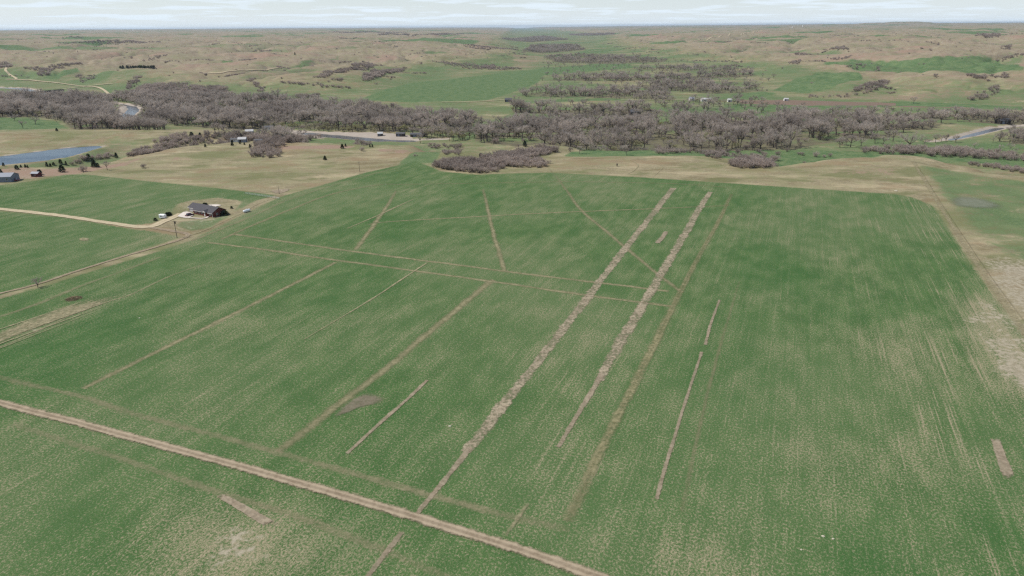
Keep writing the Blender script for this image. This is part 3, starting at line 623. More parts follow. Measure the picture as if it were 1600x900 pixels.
strip('far_road', [(970, 156.5), (1020, 157), (1080, 156), (1130, 158)], 5.0, M_GRAVEL, .7, 'pale lane to the white farmstead', land=True, cat='road')
strip('far_road', [(690, 160), (735, 159.5), (770, 157.5), (800, 155.5)], 5.0, M_GRAVEL, .8, 'pale lane to the dark barn', land=True, cat='road')

# ---------------------------------------------------------------- trees and brush
def twig_mat(name, a, b, tr=0.0):
    m, nt = new_mat(name); oi = nt.n('ShaderNodeObjectInfo').outputs['Random']; pos = nt.n('ShaderNodeNewGeometry').outputs['Position']
    f = nt.m('ADD', nt.m('MULTIPLY', oi, .5), nt.m('MULTIPLY', nt.ss(nt.noise(pos, .014, 3, .6), .36, .64), .6), clamp=True)
    c = nt.mix(f, a, b); d = nt.n('ShaderNodeBsdfDiffuse'); t = nt.n('ShaderNodeBsdfTranslucent'); nt.put(d.inputs['Color'], c); nt.put(t.inputs['Color'], c)
    x = nt.n('ShaderNodeMixShader'); x.inputs[0].default_value = tr; nt.t.links.new(d.outputs[0], x.inputs[1]); nt.t.links.new(t.outputs[0], x.inputs[2])   # a round twig is lit whichever side faces us
    o = nt.n('ShaderNodeOutputMaterial'); nt.t.links.new(x.outputs[0], o.inputs['Surface']); return m
M_BARK = twig_mat('bark', (.085, .072, .062), (.150, .128, .112))
M_TWIG = twig_mat('bare_twigs', (.275, .235, .205), (.55, .48, .42), .45)
M_BRUSH = twig_mat('brush_twigs', (.28, .235, .205), (.50, .42, .365), .45)
M_BUD = twig_mat('budding_twigs', (.30, .285, .17), (.40, .385, .21), .45)
M_CEDAR = twig_mat('cedar_needles', (.038, .056, .028), (.066, .084, .042))
class MB:
    def __init__(s): s.v = []; s.f = []
    def tube(s, p0, p1, r0, r1, n=4):
        p0 = np.asarray(p0, float); p1 = np.asarray(p1, float); d = p1-p0; d /= np.linalg.norm(d)+1e-9
        a = np.cross(d, (0, 0, 1) if abs(d[2]) < .9 else (1, 0, 0)); a /= np.linalg.norm(a); b = np.cross(d, a); k = len(s.v)
        for p, r in ((p0, r0), (p1, r1)):
            for i in range(n):
                t = 2*math.pi*i/n; s.v.append(tuple(p+r*(math.cos(t)*a+math.sin(t)*b)))
        for i in range(n): s.f.append((k+i, k+(i+1) % n, k+n+(i+1) % n, k+n+i))
        s.f.append(tuple(k+n+i for i in range(n)))
    def sliver(s, p, d, L, w):
        d = d/(np.linalg.norm(d)+1e-9); a = np.cross(d, RNG.normal(size=3)); a /= np.linalg.norm(a)+1e-9
        k = len(s.v); s.v += [tuple(p-a*w*.5), tuple(p+a*w*.5), tuple(p+d*L)]; s.f.append((k, k+1, k+2))
    def box(s, x0, x1, y0, y1, z0, z1):
        k = len(s.v); s.v += [(x, y, z) for z in (z0, z1) for x, y in ((x0, y0), (x1, y0), (x1, y1), (x0, y1))]
        s.f += [tuple(k+i for i in q) for q in ((3, 2, 1, 0), (4, 5, 6, 7), (0, 1, 5, 4), (1, 2, 6, 5), (2, 3, 7, 6), (3, 0, 4, 7))]
    def prism(s, prof, x0, x1):            # profile in (y, z), extruded along x
        k = len(s.v); n = len(prof)
        s.v += [(x0, y, z) for y, z in prof]+[(x1, y, z) for y, z in prof]
        s.f += [tuple(range(k+n-1, k-1, -1)), tuple(range(k+n, k+2*n))]+[(k+i, k+(i+1) % n, k+n+(i+1) % n, k+n+i) for i in range(n)]
    def mesh(s, name, mat):
        me = bpy.data.meshes.new(name); me.from_pydata([tuple(map(float, v)) for v in s.v], [], s.f); me.update()
        me.materials.append(mat); return me
    def build(s, name, mat, parent=None):
        o = bpy.data.objects.new(name, s.mesh(name, mat)); COL.objects.link(o)
        if parent: o.parent = parent
        return o
def unit(az, el): return np.array([math.cos(az)*math.cos(el), math.sin(az)*math.cos(el), math.sin(el)])
def U(a, b): return float(RNG.uniform(a, b))
def bare_tree(spread, twig, ntw=17, form=0):            # one metre tall, scaled when placed
    t, c = MB(), MB()
    lean = np.array([U(-.05, .05), U(-.05, .05), 0]); fork = U(.16, .26) if form == 0 else U(.28, .36)
    base = np.array([0, 0, -.02]); top = np.array([0, 0, fork])+lean
    t.tube(base, top*.5, .034, .025, 5); t.tube(top*.5, top, .025, .022, 5)
    nl = 6 if form == 0 else 5
    for i in range(nl):
        az = 2*math.pi*(i+U(-.25, .25))/nl; el = U(.55, 1.25) if i < nl-1 else 1.4
        d = unit(az, el)*np.array([spread, spread, 1]); p1 = top+d*U(.28, .38)
        mid = .5*(top+p1)+unit(az, 0)*.02; t.tube(top, mid, .017, .013, 4); t.tube(mid, p1, .013, .009, 4)
        for j in range(4):
            q0 = mid+(p1-mid)*U(.0, 1); d2 = d/np.linalg.norm(d)*.7+unit(az+U(-1.5, 1.5), U(-.1, 1.2))*np.array([spread, spread, 1])
            d2 /= np.linalg.norm(d2); q1 = q0+d2*U(.17, .27); c.tube(q0, q1, .007, .004, 3)
            for k in range(3):
                s0 = q0+(q1-q0)*U(.35, 1); d3 = d2*.6+unit(U(0, 6.28), U(-.5, 1.2)); d3 /= np.linalg.norm(d3); s1 = s0+d3*U(.07, .15)
                c.tube(s0, s1, .0035, .002, 3)
                for m in range(ntw):
                    s = s0+(s1-s0)*U(.1, 1.05)+RNG.normal(size=3)*.016
                    c.sliver(s, d3*.7+RNG.normal(size=3)*.75+np.array([0, 0, .25]), U(.045, .10), U(.0055, .0095)*twig)
    return t, c
def shrub():
    t, c = MB(), MB()
    for i in range(11):
        az = U(0, 6.28); p0 = np.array([U(-.18, .18), U(-.18, .18), -.04]); d = unit(az, U(.75, 1.45)); p1 = p0+d*U(.45, .7)
        t.tube(p0, p1, .018, .009, 3)
        for j in range(4):
            q0 = p0+(p1-p0)*U(.4, 1); d2 = d*.6+unit(U(0, 6.28), U(.1, 1.3)); d2 /= np.linalg.norm(d2); q1 = q0+d2*U(.18, .34); c.tube(q0, q1, .009, .005, 3)
            for k in range(16):
                c.sliver(q0+(q1-q0)*U(.1, 1.05)+RNG.normal(size=3)*.03, d2*.6+RNG.normal(size=3)*.6+np.array([0, 0, .4]), U(.09, .2), U(.012, .022))
    return t, c
def cedar(round_=0.0):
    t, c = MB(), MB(); t.tube((0, 0, -.03), (0, 0, .85), .04, .008, 5)
    for i in range(620):
        z = U(.06, 1.0)**.9; rr = (.30*(1-z)**(.75-.3*round_)+.02)*(.75+.5*math.sqrt(U(0, 1)))*(1+.25*math.sin(z*23+i % 5)); az = U(0, 6.28)
        d = unit(az, .35+U(-.5, .6)); p = np.array([math.cos(az)*rr*.85, math.sin(az)*rr*.85, z*.95]); c.sliver(p, d, U(.06, .13), U(.05, .09))
        if i % 3 == 0: c.sliver(p*np.array([.5, .5, 1]), d, U(.08, .14), U(.07, .12))
    return t, c
VAR = {'cottonwood': [], 'brush': [], 'cedar': [], 'willow': []}
for i in range(6): VAR['cottonwood'].append(bare_tree([1.15, .95, 1.3, 1.05, .85, 1.2][i], .78, 23, i % 2))
for i in range(3): VAR['willow'].append(bare_tree([1.1, .9, 1.2][i], 1.0, 28, 0))
for i in range(4): VAR['brush'].append(shrub())
for i in range(3): VAR['cedar'].append(cedar(i*.5))
TM = {'cottonwood': M_TWIG, 'brush': M_BRUSH, 'cedar': M_CEDAR, 'willow': M_BUD}
PART = {'cottonwood': ('trunk', 'crown'), 'brush': ('stem', 'crown'), 'cedar': ('trunk', 'crown'), 'willow': ('trunk', 'crown')}
MESH = {k: [(t.mesh(PART[k][0], M_BARK), c.mesh(PART[k][1], TM[k])) for t, c in v] for k, v in VAR.items()}
ONAME = {'cottonwood': 'bare_tree', 'brush': 'bush', 'cedar': 'cedar_tree', 'willow': 'budding_tree'}
CAT = {'cottonwood': 'tree', 'brush': 'bush', 'cedar': 'tree', 'willow': 'tree'}
def plant(kind, x, y, h, w, label, group=None, var=None, z=None, rz=None):
    var = random.randrange(len(MESH[kind])) if var is None else var
    o = empty(ONAME[kind], (x, y, hz(x, y)-.1 if z is None else z), random.uniform(0, 6.28) if rz is None else rz)
    o.scale = (w, w, h)
    for nm, me in zip(PART[kind], MESH[kind][var]):
        c = bpy.data.objects.new(nm, me); COL.objects.link(c); c.parent = o
    tag(o, label, CAT[kind], group); return o
def visible(x, y, z):
    """does the land hide this point from the camera"""
    ok = np.ones(x.shape, bool)
    for t in np.linspace(.45, .985, 60): ok &= (CAMZ+(z-CAMZ)*t) > hfast(x*t, y*t)-.3
    return ok

# single trees one can point to: pixel of the foot, kind, height, width factor, label
LONE = [
    (1421, 230.5, 'cottonwood', 22, 24, 'large spreading bare tree standing alone by the right river bend'),
    (168, 266, 'cottonwood', 8.5, 7.5, 'lone spindly bare tree on the dry slope above the left wheat'),
    (59, 449, 'cottonwood', 5.6, 6, 'small bare tree beside the farm lane, nearest tree of all'),
    (657, 224, 'cottonwood', 14, 10, 'tall thin bare tree by the dark sheds at the river'),
    (565, 227, 'cottonwood', 7, 8, 'small bare tree at the river end of the dry slope'),
    (225, 262.5, 'brush', 4.5, 6, 'round grey bush in the middle of the left dry slope'),
    (131, 268, 'brush', 6.5, 8, 'grey brown bush at the foot of the hedge by the pond'),
    (566, 236, 'brush', 5, 7, 'brown bush on the red soil above the river'),
    (97.5, 269, 'cedar', 7.0, 10, 'broad dark cedar at the far edge of the left wheat'),
    (62.5, 273, 'cedar', 5.0, 7.5, 'round cedar beside the small red shed'),
    (1, 271, 'cedar', 4.5, 7, 'cedar behind the blue grey metal building'),
    (5.7, 259.5, 'cedar', 4.0, 4, 'small cedar at the near shore of the pond, leftmost'),
    (26.5, 265, 'cedar', 4.5, 6.5, 'round cedar on the red soil below the pond'),
    (33, 262, 'cedar', 3.4, 4, 'little cedar on the pond shore right of the round one'),
    (40, 262, 'cedar', 3.6, 4, 'little pointed cedar on the pond shore, middle of three'),
    (43.5, 262.5, 'cedar', 3.4, 3, 'thin brownish cedar on the pond shore, last of three'),
    (73.5, 260, 'cedar', 5.2, 5, 'taller cedar at the left of a pair near the pond'),
    (79, 260, 'cedar', 3.6, 4, 'short cedar at the right of a pair near the pond'),
    (84, 258, 'cedar', 3.4, 5, 'squat cedar on the pond shore beside the pair'),
    (95, 256, 'cedar', 5.4, 6.5, 'dark cedar on the shore at the middle of the pond'),
    (103.5, 258, 'cedar', 4.8, 4.5, 'narrow cedar just left of the pond hedge'),
    (139, 250, 'cedar', 7.5, 9, 'tall cedar at the bend of the pond hedge'),
    (146, 256, 'cedar', 6.5, 7, 'dark cedar on the slope under the hedge bend'),
    (147.5, 261, 'cedar', 6.0, 10, 'broad dark cedar lowest of the clump under the hedge'),
    (153, 261.5, 'cedar', 4.6, 6, 'small cedar right of the clump under the hedge'),
    (182, 247, 'cedar', 6.5, 7, 'cedar standing against the pond hedge'),
    (300, 215, 'cedar', 7.5, 11, 'dark cedar among the hedge trees left of the white house'),
    (313, 214, 'cedar', 6.0, 8, 'smaller cedar among the hedge trees left of the white house'),
    (321, 230, 'cedar', 4.0, 4, 'cedar at the top of the dry slope near the hedge end'),
    (363, 228, 'cedar', 6.5, 6, 'pointed cedar in front of the white roofed house'),
    (375, 225, 'cedar', 3.4, 3.5, 'tiny cedar below the white roofed house'),
    (382, 226.5, 'cedar', 3.2, 3.5, 'tiny cedar right of the tiny one below the white house'),
    (391, 232, 'cedar', 5.0, 5, 'cedar at the left end of the slope thicket'),
    (508, 250, 'cedar', 4.6, 6.5, 'round dark cedar alone in the middle of the dry slope'),
    (535, 232, 'cedar', 5.2, 7, 'dark cedar on the red soil near the river'),
    (540, 229, 'cedar', 3.6, 4, 'small cedar just behind the one on red soil'),
    (578, 230, 'cedar', 3.2, 3.2, 'tiny cedar, left of a close pair on the river bluff'),
    (582, 230, 'cedar', 3.4, 3.6, 'tiny cedar, right of a close pair on the river bluff'),
    (751, 246, 'cedar', 4.8, 6, 'dark cedar on the bank above the brush gully'),
    (820, 229, 'cedar', 7, 8, 'dark cedar among the trees behind the grassy knob'),
    (89, 205, 'cedar', 4.5, 6, 'dark cedar alone on the meadow behind the pond ridge'),
    (461, 86, 'cedar', 11, 9, 'single dark tree standing far up on the bare hills'),
]
for px, py, kind, h, w, lab in LONE:
    p = place(px, py); plant(kind, p[0], p[1], h*(.85 if kind == 'cedar' else 1), w*(.72 if kind == 'cedar' else 1), lab)
for i in range(17):                                           # windbreak on the left hills
    px = 192+i*3.05+random.uniform(-.6, .6)+(-3 if i < 2 else 0); p = place(px, 106.6-.004*(px-190)+random.uniform(-.2, .2))
    plant('cedar', p[0], p[1], random.uniform(6.5, 8.5), random.uniform(9, 12), 'dark cedar in the straight windbreak row on the left hills', 'cedars of the windbreak row')

WHERE = ['scattered over the open valley meadows']
PTS = {'cottonwood': [], 'willow': [], 'brush': []}
def scatter(poly, spacing, kind, h, hv, dens=1.0, gap=.0, gs=60.0, wfac=1.0, seed=0, where=None):
    q = PL(poly); lo, hi = q.min(0), q.max(0)
    gx, gy = np.meshgrid(np.arange(lo[0], hi[0], spacing), np.arange(lo[1], hi[1], spacing))
    x = gx.ravel()+RNG.uniform(-.5, .5, gx.size)*spacing; y = gy.ravel()+RNG.uniform(-.5, .5, gx.size)*spacing
    k = inside(x, y, q) & (RNG.uniform(0, 1, x.size) < dens) & (fbm(x/gs, y/gs, 60+seed, 3) > gap-.9)
    x, y = x[k], y[k]
    k = (river_gap(x, y) > 4) & (sdf(x, y, POND, 20) < -6)
    x, y = x[k], y[k]
    hh = h*np.clip(RNG.normal(1, hv, x.size), .5, 1.6)*(1+.25*fbm(x/50, y/50, 70, 2))
    ww = hh*RNG.uniform(.8, 1.3, x.size)*wfac
    if where not in WHERE: WHERE.append(where)
    for i in range(len(x)): PTS[kind].append((x[i], y[i], hh[i], ww[i], WHERE.index(where), hh[i]/h))
WOOD_AT = ['in the dark left woods behind the pond ridge', 'in the long woods left of the river sheds', 'by the far bridge', 'round the white roofed house', 'in the back row of the middle woods', 'in the open front row of the middle woods',
           'above the right river bend', 'at the right edge below the river bend', 'in the low thicket band behind the right woods', 'in the row before the green meadow', 'round the white farmstead', 'before the green valley field'] + ['in the far valley rows']*9
for n_, (poly, dens, h) in enumerate(WOODS):
    d = float(np.median(np.hypot(*PL(poly).T)))
    sp = 10.4 if d < 1300 else 10.0 if d < 2200 else 14.0
    scatter(poly, sp, 'cottonwood', h, .30, dens, gap=.62 if dens > .9 else .85, seed=n_, where=WOOD_AT[n_])
    scatter(poly, sp*1.6, 'brush', h*.33, .3, dens*.7, seed=n_, where=WOOD_AT[n_])
    if d < 1300: scatter(poly, sp*2.6, 'willow', h*.62, .2, dens*.5, seed=n_, where=WOOD_AT[n_])
scatter([(140, 156), (235, 152), (228, 163), (205, 163), (175, 162)], 9, 'cottonwood', 15, .2, .95, where='hiding the river at the left bend')
scatter([(184, 192), (250, 190), (262, 203), (190, 204)], 9, 'cottonwood', 14, .2, .95, where='hiding the river at the left bend')
scatter([(1440, 226), (1500, 226), (1490, 221), (1450, 219)], 10, 'cottonwood', 11, .3, .8, where='before the right river bend')
scatter([(1520, 222), (1600, 226), (1600, 214), (1545, 212)], 12, 'cottonwood', 13, .3, .75, where='before the right river bend')
# budding willows on the river bank
scatter([(430, 198), (520, 203), (640, 205), (650, 208), (560, 207), (440, 203)], 8, 'willow', 9, .25, .8, where='along the far bank of the sand bar')
scatter([(640, 210), (700, 206), (760, 214), (720, 222), (660, 218)], 9, 'willow', 10, .25, .6, where='right of the river sheds')
scatter([(640, 210), (700, 206), (760, 214), (720, 222), (660, 218)], 10, 'cottonwood', 13, .25, .5, where='right of the river sheds')
# gully thickets and hedges
BRUSH_AT = ['filling the gully behind the wheat', 'on the right arm of the gully behind the wheat', 'in the round thicket right of the bluff', 'at the rim of the middle bluff', 'in the draw at the right edge', 'at the rim of the middle bluff', 'on the meadow below the right bluff', 'on the meadow below the right bluff',
            'in the long band before the right river bend', 'under the front row of the middle woods', 'in the hedge climbing to the white roofed house', 'in the hedge climbing to the white roofed house', 'in the hedge at the near end of the pond', 'in the thicket on the left dry slope', 'in the thicket on the left dry slope',
            'round the white roofed house', 'on the bluff above the river sand bar', 'on the bank right of the river sheds', 'on the bank right of the river sheds', 'at the far tip of the wheat']
for b_, (poly, sp, h, dens) in enumerate([
    ([(676, 261), (700, 266), (745, 271), (770, 270), (800, 258), (830, 248), (870, 238), (850, 233), (810, 238), (770, 247), (740, 252), (700, 253)], 3.4, 5.4, .95),
    ([(795, 262), (850, 262), (862, 254), (845, 249), (815, 252)], 3.6, 4.2, .8),
    ([(1143, 261), (1175, 264), (1205, 262), (1212, 250), (1180, 246), (1150, 250)], 3.8, 5.5, .9),
    ([(1100, 246), (1130, 249), (1140, 243), (1105, 238)], 4, 4.5, .8),
    ([(1503, 258), (1540, 262), (1610, 274), (1640, 280), (1640, 268), (1580, 262), (1520, 256)], 4, 4.2, .9),
    ([(1020, 240), (1060, 243), (1070, 237), (1030, 234)], 4.2, 4.5, .75),
    ([(1230, 251), (1330, 250), (1330, 246), (1230, 246)], 7, 3.4, .5), ([(1240, 247), (1300, 246), (1290, 241), (1230, 242)], 9, 4.2, .5),
    ([(1350, 240), (1450, 244), (1600, 252), (1640, 246), (1480, 234), (1350, 233)], 5.5, 6.5, .8),
    ([(1060, 240), (1230, 241), (1230, 236), (1060, 235)], 8, 5, .5),
    ([(200, 246), (235, 240), (320, 221), (322, 216), (280, 217), (210, 236)], 4.2, 4.2, .9), ([(240, 228), (300, 216), (290, 211), (235, 222)], 5, 6, .6),
    ([(107, 260), (140, 252), (178, 246), (178, 241), (140, 246), (110, 255)], 3.8, 4.4, .9),
    ([(390, 246), (435, 247), (440, 238), (430, 233), (396, 234)], 4.5, 5.0, .85), ([(404, 238), (450, 228), (480, 222), (500, 215), (460, 214), (400, 228)], 6, 6.5, .75),
    ([(300, 222), (400, 222), (470, 224), (480, 218), (400, 212), (310, 214)], 6.5, 7, .7),
    ([(555, 226), (580, 226), (580, 223), (555, 223)], 5, 5, .6), ([(670, 232), (720, 234), (720, 228), (670, 226)], 5, 4.2, .7), ([(690, 243), (720, 243), (720, 238), (690, 238)], 5, 4, .5),
    ([(640, 244), (655, 241), (660, 246)], 5, 3, .3)]):
    scatter(poly, sp, 'brush', h, .22, dens, wfac=1.15, where=BRUSH_AT[b_])
# brush in the draws of the hills
for poly, sp, h, dens in [
    ([(490, 122), (505, 114), (545, 107), (585, 101), (586, 104), (545, 112), (510, 122)], 7, 6, .85), ([(566, 127), (570, 118), (600, 112), (632, 107), (634, 110), (600, 117), (580, 126)], 7, 7, .9),
    ([(438, 129), (470, 131), (520, 134), (550, 137), (550, 139), (500, 137), (440, 131)], 7, 5, .8), ([(518, 124), (540, 122), (542, 126), (520, 126)], 7, 6, .8), ([(465, 152), (500, 150), (500, 153), (468, 154)], 7, 8, .8),
    ([(55, 119), (70, 108), (125, 98), (128, 101), (85, 110), (75, 120)], 7, 6, .7), ([(32, 106), (60, 106), (85, 108), (60, 112)], 8, 6, .6), ([(-60, 107), (20, 105), (15, 98), (-60, 97)], 9, 9, .8),
    ([(120, 124), (150, 117), (152, 121), (130, 130)], 8, 5, .6), ([(195, 136), (205, 126), (222, 120), (215, 132), (200, 140)], 7, 6, .7), ([(212, 98), (240, 91), (262, 84), (262, 87), (240, 95)], 8, 5, .6),
    ([(190, 152), (230, 136), (300, 136), (350, 140), (370, 152), (330, 154), (220, 158)], 8, 9, .85), ([(675, 96), (760, 101), (820, 108), (790, 110), (700, 102)], 9, 5, .5), ([(750, 106), (775, 100), (770, 108)], 8, 6, .7),
    ([(720, 72), (800, 76), (810, 79), (740, 76)], 10, 6, .6), ([(1330, 144), (1355, 133), (1380, 126), (1388, 130), (1370, 142), (1350, 147)], 7, 6, .8), ([(1505, 157), (1540, 140), (1560, 135), (1560, 145), (1530, 158)], 8, 6, .7),
    ([(1510, 118), (1570, 116), (1575, 122), (1520, 124)], 8, 6, .6), ([(1450, 118), (1470, 117), (1470, 124)], 8, 6, .6), ([(1295, 78), (1320, 72), (1325, 78), (1305, 81)], 9, 7, .7), ([(1240, 86), (1262, 82), (1262, 87)], 9, 6, .6),
    ([(1295, 92), (1330, 87), (1325, 92)], 9, 6, .6), ([(1230, 100), (1250, 96), (1248, 102)], 9, 6, .7), ([(1320, 106), (1352, 102), (1352, 107)], 9, 6, .6), ([(1260, 150), (1340, 148), (1335, 152), (1262, 153)], 8, 5, .5),
    ([(1550, 92), (1600, 84), (1600, 89), (1565, 97)], 10, 6, .6), ([(1525, 55), (1562, 53), (1562, 58), (1535, 58)], 12, 9, .9), ([(1560, 76), (1580, 70), (1580, 78)], 10, 6, .6), ([(600, 53), (640, 54), (640, 56), (590, 55)], 14, 9, .8),
    ([(90, 67), (250, 65), (250, 67), (100, 69)], 14, 9, .8), ([(95, 60), (130, 59), (130, 61)], 14, 9, .8), ([(890, 53), (960, 52), (960, 54), (890, 55)], 14, 8, .8), ([(640, 51), (500, 51), (545, 52)], 16, 9, .7), ([(740, 53), (630, 56), (690, 55)], 16, 9, .7)]:
    scatter(poly, sp, 'brush', h, .25, dens, wfac=1.2, where='in the draws of the far hills')
# scattered brush in every draw of the hills
hx = RNG.uniform(-3600, 4000, 520000); hy = RNG.uniform(1250, 5000, 520000)
hd = np.maximum(sdf(hx, hy, toeL), sdf(hx, hy, toeR)); wx = hx+120*noise(hx/340, hy/340, 41)+28*noise(hx/95, hy/95, 43); wy = hy+120*noise(hx/340, hy/340, 42)+28*noise(hx/95, hy/95, 44)
v1 = np.abs(noise(wx/520, wy/520, 11)); v2 = np.abs(noise(wx/190, wy/190, 12)); cl = fbm(hx/240, hy/240, 81, 3)
k = (hd > 40) & (((v1 < .022) & (cl > .10)) | ((v2 < .02) & (cl > .22)) | (RNG.uniform(0, 1, hx.size) < .0025)) & (np.abs(np.arctan2(hx, hy)) < rad(42))
print('HILLBRUSH', k.sum(), (hd > 40).sum(), (v1 < .05).mean(), (cl > 0).mean())
for x_, y_ in zip(hx[k], hy[k]): PTS['brush'].append((x_, y_, U(3.2, 6.5), U(5, 10), 0, 1.0))
# a few trees over the open valley meadows
for poly, sp, h, dens in [([(-200, 200), (110, 201), (90, 186), (-200, 184)], 26, 13, .5), ([(760, 180), (960, 186), (1300, 186), (1260, 165), (1000, 160), (800, 165)], 30, 10, .35),
                          ([(880, 242), (1060, 244), (1060, 236), (890, 233)], 16, 9, .4), ([(1280, 232), (1420, 226), (1400, 219), (1290, 226)], 14, 14, .6), ([(1490, 234), (1600, 240), (1600, 230), (1540, 228)], 18, 8, .5),
                          ([(1000, 130), (1180, 126), (1190, 135), (1020, 138)], 30, 8, .3), ([(880, 136), (1000, 130), (1000, 138), (900, 142)], 30, 9, .3), ([(790, 162), (1200, 160), (1210, 120), (1100, 100), (1000, 86), (850, 86), (845, 130)], 24, 10, .22), ([(1180, 175), (1600, 182), (1600, 168), (1400, 160), (1250, 166)], 34, 8, .25)]:
    scatter(poly, sp, 'cottonwood', h, .2, dens, where=WHERE[0])
LAB = {'cottonwood': ('bare grey tree ', 'bare trees of the valley'), 'willow': ('yellow green budding tree ', 'budding trees of the river woods'), 'brush': ('bare brown bush ', 'bushes of the bluff thickets')}
def lab_of(kind, w, f, u): return ('tall ' if f > 1.15 else 'small ' if f < .85 else 'middling ')+LAB[kind][0]+WHERE[int(w)]+(', left end' if u < .33 else ', right end' if u > .67 else ', middle')
def stuff(name, kind, arr, label):
    """the many trees farther off, one object that sets a tree on each point"""
    n = len(arr); me = bpy.data.meshes.new(name)
    z = hfast(arr[:, 0], arr[:, 1])-.15
    me.vertices.add(n); me.vertices.foreach_set('co', np.column_stack([arr[:, 0], arr[:, 1], z]).ravel())
    me.attributes.new('turn', 'FLOAT_VECTOR', 'POINT').data.foreach_set('vector', np.column_stack([np.zeros(n), np.zeros(n), RNG.uniform(0, 6.28, n)]).astype(np.float32).ravel())
    me.attributes.new('size', 'FLOAT_VECTOR', 'POINT').data.foreach_set('vector', np.column_stack([arr[:, 3], arr[:, 3], arr[:, 2]]).astype(np.float32).ravel())
    me.attributes.new('pick', 'INT', 'POINT').data.foreach_set('value', RNG.integers(0, len(MESH[kind]), n).astype(np.int32))
    for mt in (M_BARK, TM[kind]): me.materials.append(mt)
    o = bpy.data.objects.new(name, me); COL.objects.link(o)
    g = bpy.data.node_groups.new(name+'_nodes', 'GeometryNodeTree')
    g.interface.new_socket('Geometry', in_out='INPUT', socket_type='NodeSocketGeometry'); g.interface.new_socket('Geometry', in_out='OUTPUT', socket_type='NodeSocketGeometry')
    gi = g.nodes.new('NodeGroupInput'); go = g.nodes.new('NodeGroupOutput'); join = g.nodes.new('GeometryNodeJoinGeometry')
    def named(nm, ty):
        q = g.nodes.new('GeometryNodeInputNamedAttribute'); q.data_type = ty; q.inputs['Name'].default_value = nm; return q.outputs['Attribute']
    turn, size, pick = named('turn', 'FLOAT_VECTOR'), named('size', 'FLOAT_VECTOR'), named('pick', 'INT')
    e2r = g.nodes.new('FunctionNodeEulerToRotation'); g.links.new(turn, e2r.inputs[0])
    for i in range(len(MESH[kind])):
        jj = g.nodes.new('GeometryNodeJoinGeometry')
        for ob in PROTO[kind][i]:
            oi = g.nodes.new('GeometryNodeObjectInfo'); oi.transform_space = 'ORIGINAL'; oi.inputs['Object'].default_value = ob; oi.inputs['As Instance'].default_value = False
            g.links.new(oi.outputs['Geometry'], jj.inputs[0])
        cmp = g.nodes.new('FunctionNodeCompare'); cmp.data_type = 'INT'; cmp.operation = 'EQUAL'
        g.links.new(pick, cmp.inputs[2]); cmp.inputs[3].default_value = i
        ins = g.nodes.new('GeometryNodeInstanceOnPoints'); g.links.new(gi.outputs[0], ins.inputs['Points']); g.links.new(cmp.outputs[0], ins.inputs['Selection'])
        g.links.new(jj.outputs[0], ins.inputs['Instance']); g.links.new(e2r.outputs[0], ins.inputs['Rotation']); g.links.new(size, ins.inputs['Scale'])
        g.links.new(ins.outputs[0], join.inputs[0])
    g.links.new(join.outputs[0], go.inputs[0])
    md = o.modifiers.new('scatter', 'NODES'); md.node_group = g
    tag(o, label, None, kind='stuff'); return o
PROTO = {}
COUNT = {'cottonwood': 300, 'willow': 120, 'brush': 300}
for kind, pts in PTS.items():
    arr = np.array(pts); hgt = hfast(arr[:, 0], arr[:, 1])
    u, v = project(arr[:, 0], arr[:, 1], hgt+arr[:, 2]*.8)
    arr = arr[visible(arr[:, 0], arr[:, 1], hgt+arr[:, 2]*.85)]; hgt = hfast(arr[:, 0], arr[:, 1])
    u, v = project(arr[:, 0], arr[:, 1], hgt+arr[:, 2]*.5)
    dist = np.hypot(arr[:, 0], arr[:, 1])/arr[:, 2]+1e6*((u < 4) | (u > 1596))
    arr = arr[np.argsort(dist)]
    u, _ = project(arr[:, 0], arr[:, 1], hfast(arr[:, 0], arr[:, 1])); side = np.zeros(len(arr))
    for w_ in np.unique(arr[:, 4]):
        k_ = arr[:, 4] == w_; uu = np.clip(u[k_], 0, 1600); side[k_] = (uu-uu.min())/max(uu.max()-uu.min(), 1)
    nI = COUNT[kind]; PROTO[kind] = {}
    for i, (x_, y_, h_, w_, at_, f_) in enumerate(arr[:nI]):
        vv_ = i % len(MESH[kind]); o = plant(kind, x_, y_, h_, w_, lab_of(kind, at_, f_, side[i]), LAB[kind][1], var=vv_)
        if vv_ not in PROTO[kind]: PROTO[kind][vv_] = list(o.children)
    nm, lb = {'cottonwood': ('woodland', 'grey bare woodland filling the river valley'), 'willow': ('budding_woodland', 'yellow green budding trees deeper in the river woods'), 'brush': ('scrub', 'bare scrub in the woods and the draws of the hills')}[kind]
    stuff(nm, kind, arr[nI:], lb)
    print('TREES', kind, len(arr))

# ---------------------------------------------------------------- buildings, vehicles and other things
BRICK = flat('red_brick', (.135, .038, .030), .85, var=.25, scale=2.5); SHINGLE = flat('dark_shingles', (.070, .067, .074), .9, var=.2, scale=1.2)
WHITE = flat('white_paint', (.60, .59, .57), .6, var=.06); TRIM = flat('pale_trim', (.58, .55, .52), .6); GLASS = flat('window_glass', (.035, .045, .055), .12, spec=.6)
GDOOR = flat('garage_door_paint', (.56, .52, .52), .6); DARKW = flat('dark_wood', (.060, .048, .042), .85, var=.25); GREYM = flat('blue_grey_metal', (.165, .190, .240), .5, spec=.4)
GREYR = flat('grey_roof_metal', (.235, .250, .285), .45, spec=.4); REDB = flat('barn_red', (.110, .022, .024), .8); BLACK = flat('black_rubber', (.020, .020, .020), .8)
MAROON = flat('maroon_paint', (.075, .012, .018), .3, spec=.5); REDP = flat('red_paint', (.290, .020, .028), .35, spec=.5); POLE = flat('weathered_pole', (.130, .108, .088), .9); STEEL = flat('galvanised_steel', (.36, .38, .39), .45, metal=.3)
